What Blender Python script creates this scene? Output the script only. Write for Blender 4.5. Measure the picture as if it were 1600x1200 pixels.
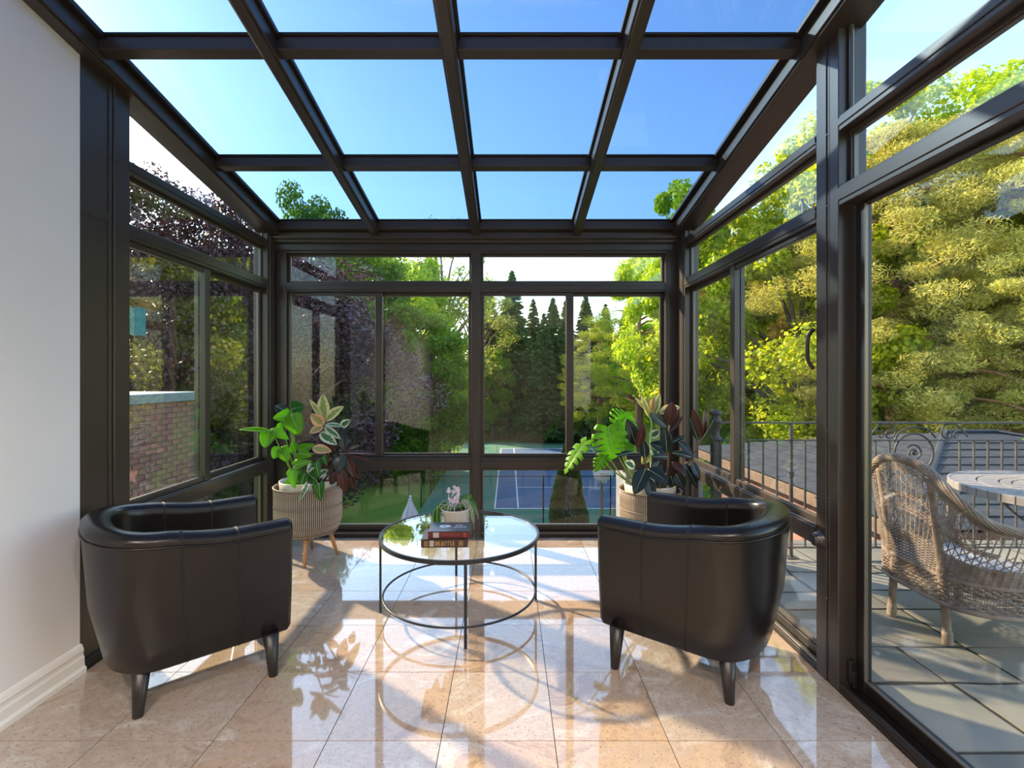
import bpy, math, random
import numpy as np
from mathutils import Vector, Matrix
random.seed(7)
for o in list(bpy.data.objects): bpy.data.objects.remove(o)
sc = bpy.context.scene
COL = sc.collection
PI = math.pi
EYE = 1.463; F = 765.0
# ---------------------------------------------------------------- camera, sky, sun, exposure
cam_d = bpy.data.cameras.new('camera'); cam = bpy.data.objects.new('camera', cam_d); COL.objects.link(cam)
cam.location = (0, 0, EYE); cam.rotation_euler = (PI/2, 0, 0)
cam_d.sensor_width = 36; cam_d.lens = F/1600*36; cam_d.clip_start = .02; cam_d.clip_end = 600
cam_d.shift_x = 5/1600; cam_d.shift_y = 12/1600*-1
sc.camera = cam
SUN_AZ = Vector((-.80, .60)); SUN_EL = math.radians(27)
w = bpy.data.worlds.new('world'); sc.world = w; w.use_nodes = True
wn = w.node_tree; wn.nodes.clear()
sky = wn.nodes.new('ShaderNodeTexSky'); sky.sky_type = 'NISHITA'; sky.sun_disc = False
sky.sun_elevation = SUN_EL; sky.sun_rotation = math.atan2(SUN_AZ.x, SUN_AZ.y)
sky.air_density = 1.2; sky.dust_density = .5; sky.ozone_density = 1.6
bg = wn.nodes.new('ShaderNodeBackground'); bg.inputs[1].default_value = .275
wo = wn.nodes.new('ShaderNodeOutputWorld')
wn.links.new(sky.outputs[0], bg.inputs[0]); wn.links.new(bg.outputs[0], wo.inputs[0])
sd = bpy.data.lights.new('sun', 'SUN'); sun = bpy.data.objects.new('sun', sd); COL.objects.link(sun)
sd.energy = 5.8; sd.angle = math.radians(1.2); sd.color = (1, .80, .55)
_d = Vector((SUN_AZ.x*math.cos(SUN_EL), SUN_AZ.y*math.cos(SUN_EL), math.sin(SUN_EL)))
sun.rotation_euler = _d.to_track_quat('Z', 'Y').to_euler()
sun.location = _d*50
sc.view_settings.view_transform = 'Standard'; sc.view_settings.look = 'None'
sc.view_settings.exposure = 1.15; sc.view_settings.gamma = 1.0; sc.view_settings.use_curve_mapping = False
cy = sc.cycles
cy.use_denoising = True; cy.max_bounces = 12; cy.transparent_max_bounces = 24
cy.glossy_bounces = 5; cy.diffuse_bounces = 5; cy.transmission_bounces = 4
cy.sample_clamp_indirect = 6; cy.caustics_reflective = False; cy.caustics_refractive = False

# ---------------------------------------------------------------- materials
def mat(name, color=(.5,.5,.5), rough=.5, metal=0, spec=.5, coat=0, trans=None, alpha=None):
    m = bpy.data.materials.new(name); m.use_nodes = True
    b = m.node_tree.nodes['Principled BSDF']
    b.inputs['Base Color'].default_value = (*color, 1); b.inputs['Roughness'].default_value = rough
    b.inputs['Metallic'].default_value = metal; b.inputs['Specular IOR Level'].default_value = spec
    b.inputs['Coat Weight'].default_value = coat; b.inputs['Coat Roughness'].default_value = .03
    return m
def N(m, t, **k):
    n = m.node_tree.nodes.new(t)
    for a, v in k.items():
        if hasattr(n, a): setattr(n, a, v)
    return n
def L(m, a, b): m.node_tree.links.new(a, b)
def BS(m): return m.node_tree.nodes['Principled BSDF']
def ramp(m, fac, stops):
    r = N(m, 'ShaderNodeValToRGB'); L(m, fac, r.inputs[0])
    while len(r.color_ramp.elements) < len(stops): r.color_ramp.elements.new(.5)
    for e, (p, c) in zip(r.color_ramp.elements, stops): e.position = p; e.color = (*c, 1)
    return r.outputs[0]
def noise(m, scale, detail=4, rough=.5, vec=None, kind='Object', stretch=None):
    n = N(m, 'ShaderNodeTexNoise'); n.inputs['Scale'].default_value = scale
    n.inputs['Detail'].default_value = detail; n.inputs['Roughness'].default_value = rough
    if vec is None:
        tc = N(m, 'ShaderNodeTexCoord'); vec = tc.outputs[kind]
    if stretch:
        mp = N(m, 'ShaderNodeMapping'); mp.inputs['Scale'].default_value = stretch; L(m, vec, mp.inputs[0]); vec = mp.outputs[0]
    L(m, vec, n.inputs['Vector'])
    return n.outputs[0]
def bump(m, h, s=.3, dist=.01):
    b = N(m, 'ShaderNodeBump'); b.inputs['Strength'].default_value = s; b.inputs['Distance'].default_value = dist
    L(m, h, b.inputs['Height']); L(m, b.outputs[0], BS(m).inputs['Normal'])
def mix(m, fac, a, b, mode='MIX'):
    x = N(m, 'ShaderNodeMix', data_type='RGBA', blend_type=mode)
    for s, v in ((x.inputs[0], fac), (x.inputs[6], a), (x.inputs[7], b)):
        if isinstance(v, (int, float)): s.default_value = v
        elif isinstance(v, tuple): s.default_value = (*v, 1)
        else: L(m, v, s)
    return x.outputs[2]
def noisy(name, c1, c2, scale=8, rough=.6, bs=0, metal=0, spec=.5, coat=0, stretch=None, bscale=None, detail=5):
    m = mat(name, c1, rough, metal, spec, coat)
    n = noise(m, scale, detail, stretch=stretch)
    L(m, ramp(m, n, [(.3, c1), (.7, c2)]), BS(m).inputs['Base Color'])
    if bs: bump(m, noise(m, bscale or scale*3, 4, stretch=stretch), bs)
    return m
def leafmat(name, c1, c2, rough=.5, tr=.45, trc=None, isl=True, scale=.15):
    m = bpy.data.materials.new(name); m.use_nodes = True
    b = BS(m); b.inputs['Roughness'].default_value = rough; b.inputs['Specular IOR Level'].default_value = .3
    if isl:
        g = N(m, 'ShaderNodeNewGeometry'); fac = g.outputs['Random Per Island']
        oi = N(m, 'ShaderNodeObjectInfo')
        base = mix(m, fac, c1, c2)
        hv = N(m, 'ShaderNodeHueSaturation'); L(m, base, hv.inputs['Color'])
        mr = N(m, 'ShaderNodeMapRange'); mr.inputs[3].default_value = .47; mr.inputs[4].default_value = .525
        L(m, oi.outputs['Random'], mr.inputs[0]); L(m, mr.outputs[0], hv.inputs['Hue'])
        mr2 = N(m, 'ShaderNodeMapRange'); mr2.inputs[3].default_value = .75; mr2.inputs[4].default_value = 1.25
        L(m, oi.outputs['Random'], mr2.inputs[0]); L(m, mr2.outputs[0], hv.inputs['Value'])
        col = hv.outputs[0]
    else:
        col = ramp(m, noise(m, 9, 3), [(.3, c1), (.7, c2)])
    L(m, col, b.inputs['Base Color'])
    t = N(m, 'ShaderNodeBsdfTranslucent'); L(m, mix(m, 1.0, col, trc or (1.5, 1.5, .6), 'MULTIPLY'), t.inputs[0])
    ms = N(m, 'ShaderNodeMixShader'); ms.inputs[0].default_value = tr
    L(m, b.outputs[0], ms.inputs[1]); L(m, t.outputs[0], ms.inputs[2])
    L(m, ms.outputs[0], m.node_tree.nodes['Material Output'].inputs[0])
    return m
def glassmat(name, tint, refl=1.0, ior=1.5, haze=0, rr=0.0):
    m = bpy.data.materials.new(name); m.use_nodes = True; nt = m.node_tree; nt.nodes.clear()
    tr = N(m, 'ShaderNodeBsdfTransparent'); tr.inputs[0].default_value = (*tint, 1)
    gl = N(m, 'ShaderNodeBsdfGlossy'); gl.inputs['Roughness'].default_value = rr; gl.inputs[0].default_value = (refl, refl, refl, 1)
    geo = N(m, 'ShaderNodeNewGeometry'); dt = N(m, 'ShaderNodeVectorMath', operation='DOT_PRODUCT')
    L(m, geo.outputs['Incoming'], dt.inputs[0]); L(m, geo.outputs['Normal'], dt.inputs[1])
    def mth(op, a, b):
        x = N(m, 'ShaderNodeMath', operation=op)
        for i_, v in enumerate((a, b)):
            if v is None: continue
            if isinstance(v, (int, float)): x.inputs[i_].default_value = v
            else: L(m, v, x.inputs[i_])
        return x.outputs[0]
    f0 = ((ior-1)/(ior+1))**2
    c = mth('ABSOLUTE', dt.outputs['Value'], None); p5 = mth('POWER', mth('SUBTRACT', 1.0, c), 5.0)
    fz = mth('ADD', mth('MULTIPLY', p5, 1-f0), f0)
    ms = N(m, 'ShaderNodeMixShader'); L(m, fz, ms.inputs[0]); L(m, tr.outputs[0], ms.inputs[1]); L(m, gl.outputs[0], ms.inputs[2])
    out = N(m, 'ShaderNodeOutputMaterial'); last = ms.outputs[0]
    if haze:
        df = N(m, 'ShaderNodeBsdfDiffuse'); df.inputs[0].default_value = (.8, .84, .85, 1)
        m2 = N(m, 'ShaderNodeMixShader'); L(m, last, m2.inputs[1]); L(m, df.outputs[0], m2.inputs[2])
        n = noise(m, 2.5, 5); r = N(m, 'ShaderNodeMapRange'); L(m, n, r.inputs[0]); r.inputs[1].default_value = .45; r.inputs[2].default_value = .8
        r.inputs[3].default_value = 0; r.inputs[4].default_value = haze; L(m, r.outputs[0], m2.inputs[0]); last = m2.outputs[0]
    L(m, last, out.inputs[0])
    return m
M = {}
M['bronze'] = noisy('bronze_aluminium', (.033,.026,.021), (.044,.034,.028), 3, .34, 0, .0, .6)
M['bronze_dark'] = mat('dark_bronze', (.012,.010,.009), .4)
M['gasket'] = mat('gasket', (.006,.006,.006), .5)
M['alum'] = mat('aluminium_bead', (.16,.14,.12), .35, .6)
M['glass'] = glassmat('window_glass', (.985,.99,.985), .85, 1.5, .008)
M['sideglass'] = glassmat('reflective_window_glass', (.94,.96,.94), 1, 2.0, .008)
M['roofglass'] = glassmat('roof_glass', (.47,.58,.70), .8, 1.5, .01)
M['tableglass'] = glassmat('table_glass', (.96,.985,.975), 1, 1.8)
M['white'] = noisy('wall_paint', (.74,.74,.75), (.78,.78,.79), 2, .55)
M['trim'] = mat('trim_paint', (.80,.78,.76), .35)
m = M['leather'] = mat('leather', (.018,.014,.012), .27, 0, .42)
L(m, ramp(m, noise(m, 5, 3), [(.3, (.007,.006,.0058)), (.7, (.012,.010,.009))]), BS(m).inputs['Base Color'])
bump(m, noise(m, 260, 2), .12, .002)
M['seam'] = mat('seam', (.008,.007,.006), .55)
M['legwood'] = noisy('espresso_wood', (.012,.009,.008), (.019,.014,.012), 20, .35, 0, 0, .5)
# granite
def granite():
    m = mat('granite_tile', (.5,.4,.3), .045, 0, .8, .8)
    tc = N(m, 'ShaderNodeTexCoord'); oi = N(m, 'ShaderNodeObjectInfo')
    ad = N(m, 'ShaderNodeVectorMath', operation='ADD'); sca = N(m, 'ShaderNodeVectorMath', operation='SCALE'); sca.inputs['Scale'].default_value = 37
    cmb = N(m, 'ShaderNodeCombineXYZ'); L(m, oi.outputs['Random'], cmb.inputs[0]); L(m, oi.outputs['Random'], cmb.inputs[2])
    L(m, cmb.outputs[0], sca.inputs[0]); L(m, tc.outputs['Object'], ad.inputs[0]); L(m, sca.outputs[0], ad.inputs[1])
    v = ad.outputs[0]
    warp = N(m, 'ShaderNodeTexNoise'); warp.inputs['Scale'].default_value = 1.6; L(m, v, warp.inputs['Vector'])
    wv_ = N(m, 'ShaderNodeVectorMath', operation='MULTIPLY_ADD'); L(m, warp.outputs['Color'], wv_.inputs[0]); wv_.inputs[1].default_value = (.9,.9,.9); L(m, v, wv_.inputs[2])
    big = noise(m, 2.6, 8, .66, vec=wv_.outputs[0], stretch=(1, 2.8, 1))
    c1 = ramp(m, big, [(.33, (.60,.50,.41)), (.44, (.42,.30,.22)), (.52, (.52,.36,.23)), (.60, (.30,.18,.115)), (.68, (.50,.38,.28))])
    c2 = ramp(m, big, [(.35, (.60,.55,.50)), (.5, (.44,.36,.30)), (.58, (.55,.47,.40)), (.68, (.34,.26,.20))])
    base = mix(m, oi.outputs['Random'], c2, c1)
    sp = noise(m, 110, 3, .6, vec=v)
    k = ramp(m, sp, [(.61, (0,0,0)), (.69, (.8,.8,.8))])
    base = mix(m, k, base, (.085,.055,.045))
    sp2 = noise(m, 38, 6, .75, vec=v)
    k2 = ramp(m, sp2, [(.40, (1,1,1)), (.50, (0,0,0))])
    s = N(m, 'ShaderNodeMath', operation='MULTIPLY'); s.inputs[1].default_value = .28
    L(m, k2, s.inputs[0]); base = mix(m, s.outputs[0], base, (.27,.18,.13))
    L(m, base, BS(m).inputs['Base Color'])
    return m
M['granite'] = granite()
M['grout'] = mat('grout', (.07,.055,.045), .9, 0, .1)
M['wicker'] = noisy('weathered_wicker', (.21,.15,.11), (.36,.29,.235), 14, .7, .3, bscale=120)
M['rattan'] = noisy('grey_rattan', (.36,.28,.21), (.50,.42,.33), 18, .6, .2)
M['rattan_gap'] = mat('rattan_gap', (.085,.062,.045), .8)
M['rattan_band'] = mat('rattan_band', (.24,.19,.145), .6)
M['oak'] = noisy('honey_wood', (.46,.20,.07), (.56,.28,.11), 12, .4, 0, stretch=(6, 6, .6))
M['cream'] = noisy('cream_ceramic', (.66,.55,.38), (.72,.62,.46), 5, .35)
M['potwhite'] = noisy('pale_ceramic', (.62,.57,.51), (.68,.63,.57), 10, .3, .1)
M['soil'] = noisy('soil', (.035,.022,.015), (.10,.065,.04), 40, .9, .8)
M['blacksteel'] = mat('black_steel', (.03,.034,.038), .38, .5)
M['iron'] = noisy('wrought_iron', (.035,.034,.033), (.07,.065,.06), 25, .55, .2)
M['brick'] = noisy('brick', (.26,.115,.085), (.36,.19,.15), 4, .85, .4, bscale=60)
M['mortar'] = mat('mortar', (.16,.13,.12), .9)
M['flashing'] = mat('flashing', (.30,.38,.42), .45, .3)
M['slate'] = noisy('slate', (.032,.036,.044), (.060,.064,.074), 3, .6, .4, bscale=30)
M['fascia'] = noisy('fascia_wood', (.13,.085,.06), (.20,.14,.10), 8, .6)
M['stone'] = noisy('bluestone', (.15,.155,.125), (.25,.225,.18), 2.2, .62, .6, bscale=12)
m = M['stone']; oi_ = N(m, 'ShaderNodeObjectInfo'); hv_ = N(m, 'ShaderNodeHueSaturation'); mr_0 = N(m, 'ShaderNodeMapRange'); mr_0.inputs[3].default_value = .7; mr_0.inputs[4].default_value = 1.35
L(m, oi_.outputs['Random'], mr_0.inputs[0]); L(m, mr_0.outputs[0], hv_.inputs['Value']); L(m, BS(m).inputs['Base Color'].links[0].from_socket, hv_.inputs['Color']); L(m, hv_.outputs[0], BS(m).inputs['Base Color'])
M['stonepier'] = noisy('limestone', (.17,.18,.19), (.25,.25,.255), 6, .8, .3)
M['joint'] = noisy('earth_joint', (.012,.014,.008), (.03,.03,.02), 20, .95)
M['moss'] = mat('moss', (.10,.22,.02), .9)
M['mosaic'] = noisy('mosaic_stone', (.22,.205,.20), (.36,.335,.325), 7, .5, .2)
M['mosaic_dark'] = mat('mosaic_dark', (.06,.065,.075), .5)
M['court'] = noisy('court_blue', (.075,.145,.26), (.085,.165,.30), 2, .8)
M['courtgreen'] = noisy('court_green', (.07,.20,.13), (.09,.25,.16), 2, .85)
M['line'] = mat('court_line', (.8,.8,.8), .7)
M['paper'] = mat('paper', (.75,.70,.60), .8)
M['cover_dark'] = mat('cover_slate', (.045,.055,.085), .35)
M['cover_maroon'] = mat('cover_maroon', (.11,.02,.02), .4)
M['cover_brown'] = mat('cover_brown', (.05,.025,.02), .4)
M['gold'] = mat('gold_print', (.55,.30,.12), .4, .3)
M['print_pale'] = mat('pale_print', (.55,.68,.80), .5)
M['label_grey'] = mat('label_grey', (.40,.37,.36), .5)
M['chrome'] = mat('worn_chrome', (.30,.29,.29), .25, .9)
M['bark'] = noisy('bark', (.10,.075,.055), (.19,.15,.115), 3, .9, .6, stretch=(3, 3, .5))
M['pinebark'] = noisy('pine_bark', (.22,.10,.06), (.34,.18,.11), 3, .9, .6, stretch=(3, 3, .6))
M['parasol'] = noisy('parasol_cloth', (.36,.36,.39), (.46,.46,.48), 3, .8)
m = M['lawn'] = mat('lawn', (.1,.2,.03), .9, 0, .2)
nn = noise(m, .35, 6, .6); L(m, mix(m, ramp(m, noise(m, 3.0, 5), [(.3,(.3,.3,.3)),(.7,(.7,.7,.7))]), ramp(m, nn, [(.3, (.13,.28,.03)), (.7, (.26,.42,.06))]), (.20,.37,.045)), BS(m).inputs['Base Color'])
bump(m, noise(m, 60, 3), 1, .05)
M['forestfloor'] = noisy('forest_floor', (.10,.09,.035), (.16,.22,.05), .5, .95, .5)
# foliage
M['f_copper'] = leafmat('copper_leaves', (.030,.014,.020), (.115,.065,.075), .35, .25, (1.6,1.0,.8))
M['f_green'] = leafmat('green_leaves', (.08,.23,.025), (.25,.45,.05), .45, .55)
M['f_yellow'] = leafmat('yellow_green_leaves', (.26,.42,.02), (.52,.60,.05), .45, .5)
M['f_spruce'] = leafmat('spruce_needles', (.045,.10,.035), (.19,.26,.08), .6, .35)
M['f_pine'] = leafmat('pine_needles', (.22,.22,.055), (.62,.52,.17), .6, .35)
M['f_larch'] = leafmat('larch_needles', (.16,.26,.03), (.40,.46,.07), .6, .45)
M['f_sparse'] = leafmat('birch_leaves', (.16,.25,.05), (.36,.42,.12), .5, .5)
M['f_thuja'] = leafmat('cedar_foliage', (.05,.11,.02), (.14,.23,.04), .6, .3)
M['h_lime'] = leafmat('lime_leaf', (.14,.36,.01), (.25,.50,.02), .3, .55, isl=False)
M['h_green'] = leafmat('green_leaf', (.035,.15,.012), (.07,.24,.02), .3, .4, isl=False)
M['h_dark'] = leafmat('rubber_leaf', (.018,.030,.030), (.035,.048,.045), .22, .12, (2,1,.6), isl=False)
M['h_wine'] = leafmat('wine_leaf', (.07,.025,.02), (.13,.05,.035), .3, .3, (2,.8,.5), isl=False)
M['stem'] = mat('green_stem', (.20,.33,.06), .4)
M['stem_dark'] = mat('brown_stem', (.13,.06,.03), .5)
M['rib_pale'] = mat('pale_rib', (.45,.55,.25), .4)
M['rib_dark'] = mat('red_rib', (.22,.10,.07), .4)
M['petal'] = leafmat('pink_petal', (.78,.62,.68), (.88,.80,.84), .5, .4, (1.1,1,1), isl=False)
M['root'] = mat('aerial_root', (.42,.46,.36), .6)
def varieg(name, edge, mid, blot):
    m = leafmat(name, mid, blot, .3, .4, (1.3,1.3,1), isl=False)
    b = BS(m); src = b.inputs['Base Color'].links[0].from_socket
    at = N(m, 'ShaderNodeAttribute'); at.attribute_name = 'side'
    s = N(m, 'ShaderNodeMath', operation='MULTIPLY_ADD'); L(m, noise(m, 45, 3), s.inputs[0]); s.inputs[1].default_value = 1.1; L(m, at.outputs['Fac'], s.inputs[2])
    k = ramp(m, s.outputs[0], [(.93, (0,0,0)), (.99, (1,1,1))])
    c = mix(m, k, src, edge); L(m, c, b.inputs['Base Color'])
    for n in m.node_tree.nodes:
        if n.type == 'MIX' and n.blend_type == 'MULTIPLY': L(m, c, n.inputs[6])
    return m
M['h_cream'] = varieg('cream_edged_leaf', (.74,.68,.36), (.26,.34,.10), (.42,.42,.14))
M['h_pale'] = varieg('white_edged_leaf', (.72,.76,.66), (.05,.16,.05), (.10,.24,.10))
M['h_pink'] = varieg('pink_edged_leaf', (.78,.50,.34), (.30,.36,.09), (.55,.42,.20))

# ---------------------------------------------------------------- mesh helpers
class MB:
    def __init__(s): s.v = []; s.f = []
    def add(s, vs, fs):
        o = len(s.v); s.v += [tuple(v) for v in vs]; s.f += [tuple(i+o for i in f) for f in fs]; return s
    def box(s, a, b, bev=0):
        x0,y0,z0 = [min(a[i],b[i]) for i in range(3)]; x1,y1,z1 = [max(a[i],b[i]) for i in range(3)]
        e = min(bev, (x1-x0)*.45, (y1-y0)*.45, (z1-z0)*.45)
        if e <= 0:
            return s.add([(x0,y0,z0),(x1,y0,z0),(x1,y1,z0),(x0,y1,z0),(x0,y0,z1),(x1,y0,z1),(x1,y1,z1),(x0,y1,z1)],
                  [(0,3,2,1),(4,5,6,7),(0,1,5,4),(1,2,6,5),(2,3,7,6),(3,0,4,7)])
        V = {}; vs = []
        for ix, X in enumerate((x0,x1)):
            for iy, Y in enumerate((y0,y1)):
                for iz, Z in enumerate((z0,z1)):
                    sx, sy, sz = (e,-e)[ix], (e,-e)[iy], (e,-e)[iz]
                    for ax, p in enumerate(((X,Y+sy,Z+sz),(X+sx,Y,Z+sz),(X+sx,Y+sy,Z))):
                        V[ix,iy,iz,ax] = len(vs); vs.append(p)
        fs = []
        for k in (0,1):
            q = [V[k,0,0,0],V[k,1,0,0],V[k,1,1,0],V[k,0,1,0]]; fs.append(q if k else q[::-1])
            q = [V[0,k,0,1],V[0,k,1,1],V[1,k,1,1],V[1,k,0,1]]; fs.append(q if k else q[::-1])
            q = [V[0,0,k,2],V[1,0,k,2],V[1,1,k,2],V[0,1,k,2]]; fs.append(q if k else q[::-1])
        for i in (0,1):
            for j in (0,1):
                fs.append([V[i,j,0,0],V[i,j,1,0],V[i,j,1,1],V[i,j,0,1]])
                fs.append([V[i,0,j,0],V[i,1,j,0],V[i,1,j,2],V[i,0,j,2]])
                fs.append([V[0,i,j,1],V[1,i,j,1],V[1,i,j,2],V[0,i,j,2]])
                for k in (0,1): fs.append([V[i,j,k,0],V[i,j,k,1],V[i,j,k,2]])
        return s.add(vs, fs)
    def tube(s, pts, r, n=8, cap=True, closed=False, flat=1.0):
        pts = [Vector(p) for p in pts]; m = len(pts)
        rs = r if isinstance(r, (list, tuple)) else [r]*m
        up = Vector((0,0,1)); prev = None; vs = []
        for i, p in enumerate(pts):
            a = pts[(i-1) % m] if (closed or i) else p; b = pts[(i+1) % m] if (closed or i < m-1) else p
            t = (b-a).normalized() if (b-a).length > 1e-9 else Vector((0,0,1))
            if prev is None:
                prev = up.cross(t)
                if prev.length < .05: prev = Vector((1,0,0)).cross(t)
            x = (prev - t*prev.dot(t)).normalized(); prev = x; y = t.cross(x)
            for k in range(n):
                c = 2*PI*k/n; vs.append(p + x*math.cos(c)*rs[i] + y*math.sin(c)*rs[i]*flat)
        fs = []
        for i in range(m if closed else m-1):
            for k in range(n):
                a = i*n+k; b = i*n+(k+1)%n; j = (i+1) % m
                fs.append((a, b, j*n+(k+1)%n, j*n+k))
        if cap and not closed: fs += [tuple(range(n))[::-1], tuple((m-1)*n+k for k in range(n))]
        return s.add(vs, fs)
    def lathe(s, prof, c=(0,0,0), n=32, cap=False):
        vs = []; fs = []
        for (r, z) in prof:
            for k in range(n): vs.append((c[0]+r*math.cos(2*PI*k/n), c[1]+r*math.sin(2*PI*k/n), c[2]+z))
        for i in range(len(prof)-1):
            for k in range(n): fs.append((i*n+k, i*n+(k+1)%n, (i+1)*n+(k+1)%n, (i+1)*n+k))
        if cap: fs += [tuple(range(n))[::-1], tuple((len(prof)-1)*n+k for k in range(n))]
        return s.add(vs, fs)
    def prism(s, poly, z0, z1):     # poly in xy
        n = len(poly); vs = [(x,y,z0) for x,y in poly]+[(x,y,z1) for x,y in poly]
        return s.add(vs, [tuple(range(n))[::-1], tuple(range(n,2*n))]+[(i,(i+1)%n,(i+1)%n+n,i+n) for i in range(n)])
    def mesh(s, name, smooth=False):
        me = bpy.data.meshes.new(name); me.from_pydata(s.v, [], s.f); me.update()
        if smooth: me.polygons.foreach_set('use_smooth', [True]*len(me.polygons))
        return me
    def build(s, name, m, parent=None, smooth=False, bevel=0):
        return obj(name, s.mesh(name, smooth), m, parent, bevel)
def obj(name, me, m=None, parent=None, bevel=0):
    o = bpy.data.objects.new(name, me); COL.objects.link(o)
    if m is not None and not me.materials: me.materials.append(m if not isinstance(m, str) else M[m])
    if parent: o.parent = parent
    if bevel:
        b = o.modifiers.new('bevel', 'BEVEL'); b.width = bevel; b.segments = 2; b.limit_method = 'ANGLE'
    return o
def BM_(name, mt, parent, a, b, bev=.003): return MB().box(a, b, bev).build(name, M[mt], parent)
def tag(o, label=None, cat=None, group=None, kind=None):
    for k, v in (('label', label), ('category', cat), ('group', group), ('kind', kind)):
        if v: o[k] = v
    return o
def empty(name, loc=(0,0,0), rz=0):
    o = bpy.data.objects.new(name, None); COL.objects.link(o); o.location = loc; o.rotation_euler.z = rz; o.empty_display_size = .1
    return o
def struct(name, loc=(0,0,0)): return tag(empty(name, loc), kind='structure')
def copy_tree(o, parent=None):
    c = o.copy(); COL.objects.link(c)
    if parent: c.parent = parent
    for ch in list(o.children): copy_tree(ch, c)
    return c
def P(px, py, Y): return Vector(((px-795)/F*Y, Y, EYE+(588-py)/F*Y))
def cr(pts, n=6, closed=False):     # Catmull-Rom
    pts = [Vector(p) for p in pts]; out = []; m = len(pts)
    for i in range(m if closed else m-1):
        p0 = pts[(i-1) % m] if (closed or i) else pts[0]*2-pts[1]
        p1 = pts[i]; p2 = pts[(i+1) % m]
        p3 = pts[(i+2) % m] if (closed or i+2 < m) else pts[-1]*2-pts[-2]
        for k in range(n):
            t = k/n
            out.append(.5*((2*p1)+(p2-p0)*t+(2*p0-5*p1+4*p2-p3)*t*t+(3*p1-p0-3*p2+p3)*t**3))
    if not closed: out.append(pts[-1])
    return out

# ================================================================= SUNROOM SHELL
XL, XR, YB = -2.12, 1.53, 4.44
YR0 = .35                               # where the glass roof meets the house
def rz(y): return 3.487-.175*y          # underside of the rafters
# floor
T = .457; GX = (709-795)/F*(F*EYE/461)  # one grout line
y_line = F*EYE/(1050-588)
floor = struct('floor')
MB().box((XL-.02, -4.2, -.12), (XR+.12, YB+.1, -.0022)).build('grout_bed', M['grout'], floor)
g = .0017
tile_cache = {}
xs = [GX+i*T for i in range(-6, 8)]; ys = [y_line+j*T for j in range(-6, 7)]
for i in range(len(xs)-1):
    for j in range(len(ys)-1):
        x0, x1 = max(xs[i], XL), min(xs[i+1], XR+.0); y0, y1 = ys[j], min(ys[j+1], YB)
        if x1-x0 < .03 or y1-y0 < .02: continue
        key = (round(x1-x0, 3), round(y1-y0, 3), (i*7+j*3) % 3)
        if key not in tile_cache:
            hx, hy = (x1-x0)/2-g, (y1-y0)/2-g
            tile_cache[key] = MB().box((-hx,-hy,-.012), (hx,hy,0)).mesh('tile'); tile_cache[key].materials.append(M['granite'])
        o = obj('tile', tile_cache[key], None, floor); o.location = ((x0+x1)/2, (y0+y1)/2, random.uniform(-.0004, 0))
MB().box((XL, -4.2, -.012), (XR, ys[0], -.0005)).build('tile_field', M['granite'], floor)

# left white wall with tall moulded skirting
wl = struct('wall_left')
WY = 2.42
wall_poly = [(-4.2, 0), (WY, 0), (WY, rz(WY)+.02), (YR0, rz(YR0)+.02), (YR0, 3.4), (-4.2, 3.4)]
vs = [(XL, y, z) for y, z in wall_poly]+[(XL-.14, y, z) for y, z in wall_poly]; n_ = len(wall_poly)
MB().add(vs, [tuple(range(n_)), tuple(range(n_, 2*n_))[::-1]]+[(i, i+n_, (i+1) % n_+n_, (i+1) % n_) for i in range(n_)]).build('plaster', M['white'], wl)
bb = struct('baseboard_left')
prof = [(0,0), (.030,0), (.030,.022), (.020,.034), (.019,.075), (.014,.085), (.014,.10), (.017,.108), (.012,.125), (.006,.135), (.0,.14)]
vs = [(XL+a, -4.2, z) for a, z in prof]+[(XL+a, WY+.005, z) for a, z in prof]; k_ = len(prof)
MB().add(vs, [(i, i+1, i+1+k_, i+k_) for i in range(k_-1)]+[tuple(range(k_, 2*k_))[::-1]]).build('moulding', M['trim'], bb, bevel=.0)
# house interior behind the camera
wb = struct('wall_rear')
MB().box((XL-.1, -4.35, 0), (XR+3, -4.2, 3.4)).build('plaster', mat('darkened_rear_wall', (.20,.17,.15), .6), wb)  # colour darkened to stand for a dim room and weaken its window reflection
wr2 = struct('wall_right_house')
MB().box((XR, -4.2, 0), (XR+.15, -.1, 3.4)).build('plaster', M['white'], wr2)
hc = struct('ceiling_house')
MB().box((XL-.14, -4.2, 2.75), (XR+.15, YR0-.1, 2.9)).build('plaster', M['white'], hc)
MB().box((XL-.14, YR0-.14, 2.75), (XR+.15, YR0, 3.55)).build('header', M['white'], hc)

# frame helpers ---------------------------------------------------
def frame_rect(parent, plane, c, d, u0, u1, z0, z1, wd, name='sash_frame', mt='bronze', bead=True, glass='glass', gz=None):
    """rectangular sash with glass. plane 'y': wall facing -y at y=c (u=x); plane 'x': wall at x=c (u=y). d = depth outward (signed)"""
    def pt(u, z, k): return (u, c+k, z) if plane == 'y' else (c+k, u, z)
    mb = MB()
    for (a0, a1, b0, b1) in ((u0,u0+wd,z0,z1),(u1-wd,u1,z0,z1),(u0+wd,u1-wd,z0,z0+wd),(u0+wd,u1-wd,z1-wd,z1)):
        mb.box(pt(a0, b0, 0), pt(a1, b1, d), .002)
    fr = mb.build(name, M[mt], parent)
    i = wd
    gl = MB().box(pt(u0+i-.004, z0+i-.004, d*.5-.003), pt(u1-i+.004, z1-i+.004, d*.5+.003)).build('glass_pane', M[glass], parent)
    if bead:
        bd = MB(); t = .006
        for (a0, a1, b0, b1) in ((u0+i,u0+i+t,z0+i,z1-i),(u1-i-t,u1-i,z0+i,z1-i),(u0+i+t,u1-i-t,z0+i,z0+i+t),(u0+i+t,u1-i-t,z1-i-t,z1-i)):
            bd.box(pt(a0, b0, d*.25), pt(a1, b1, d*.75))
        bd.build('glazing_bead', M['alum'], parent)
    return fr
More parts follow.
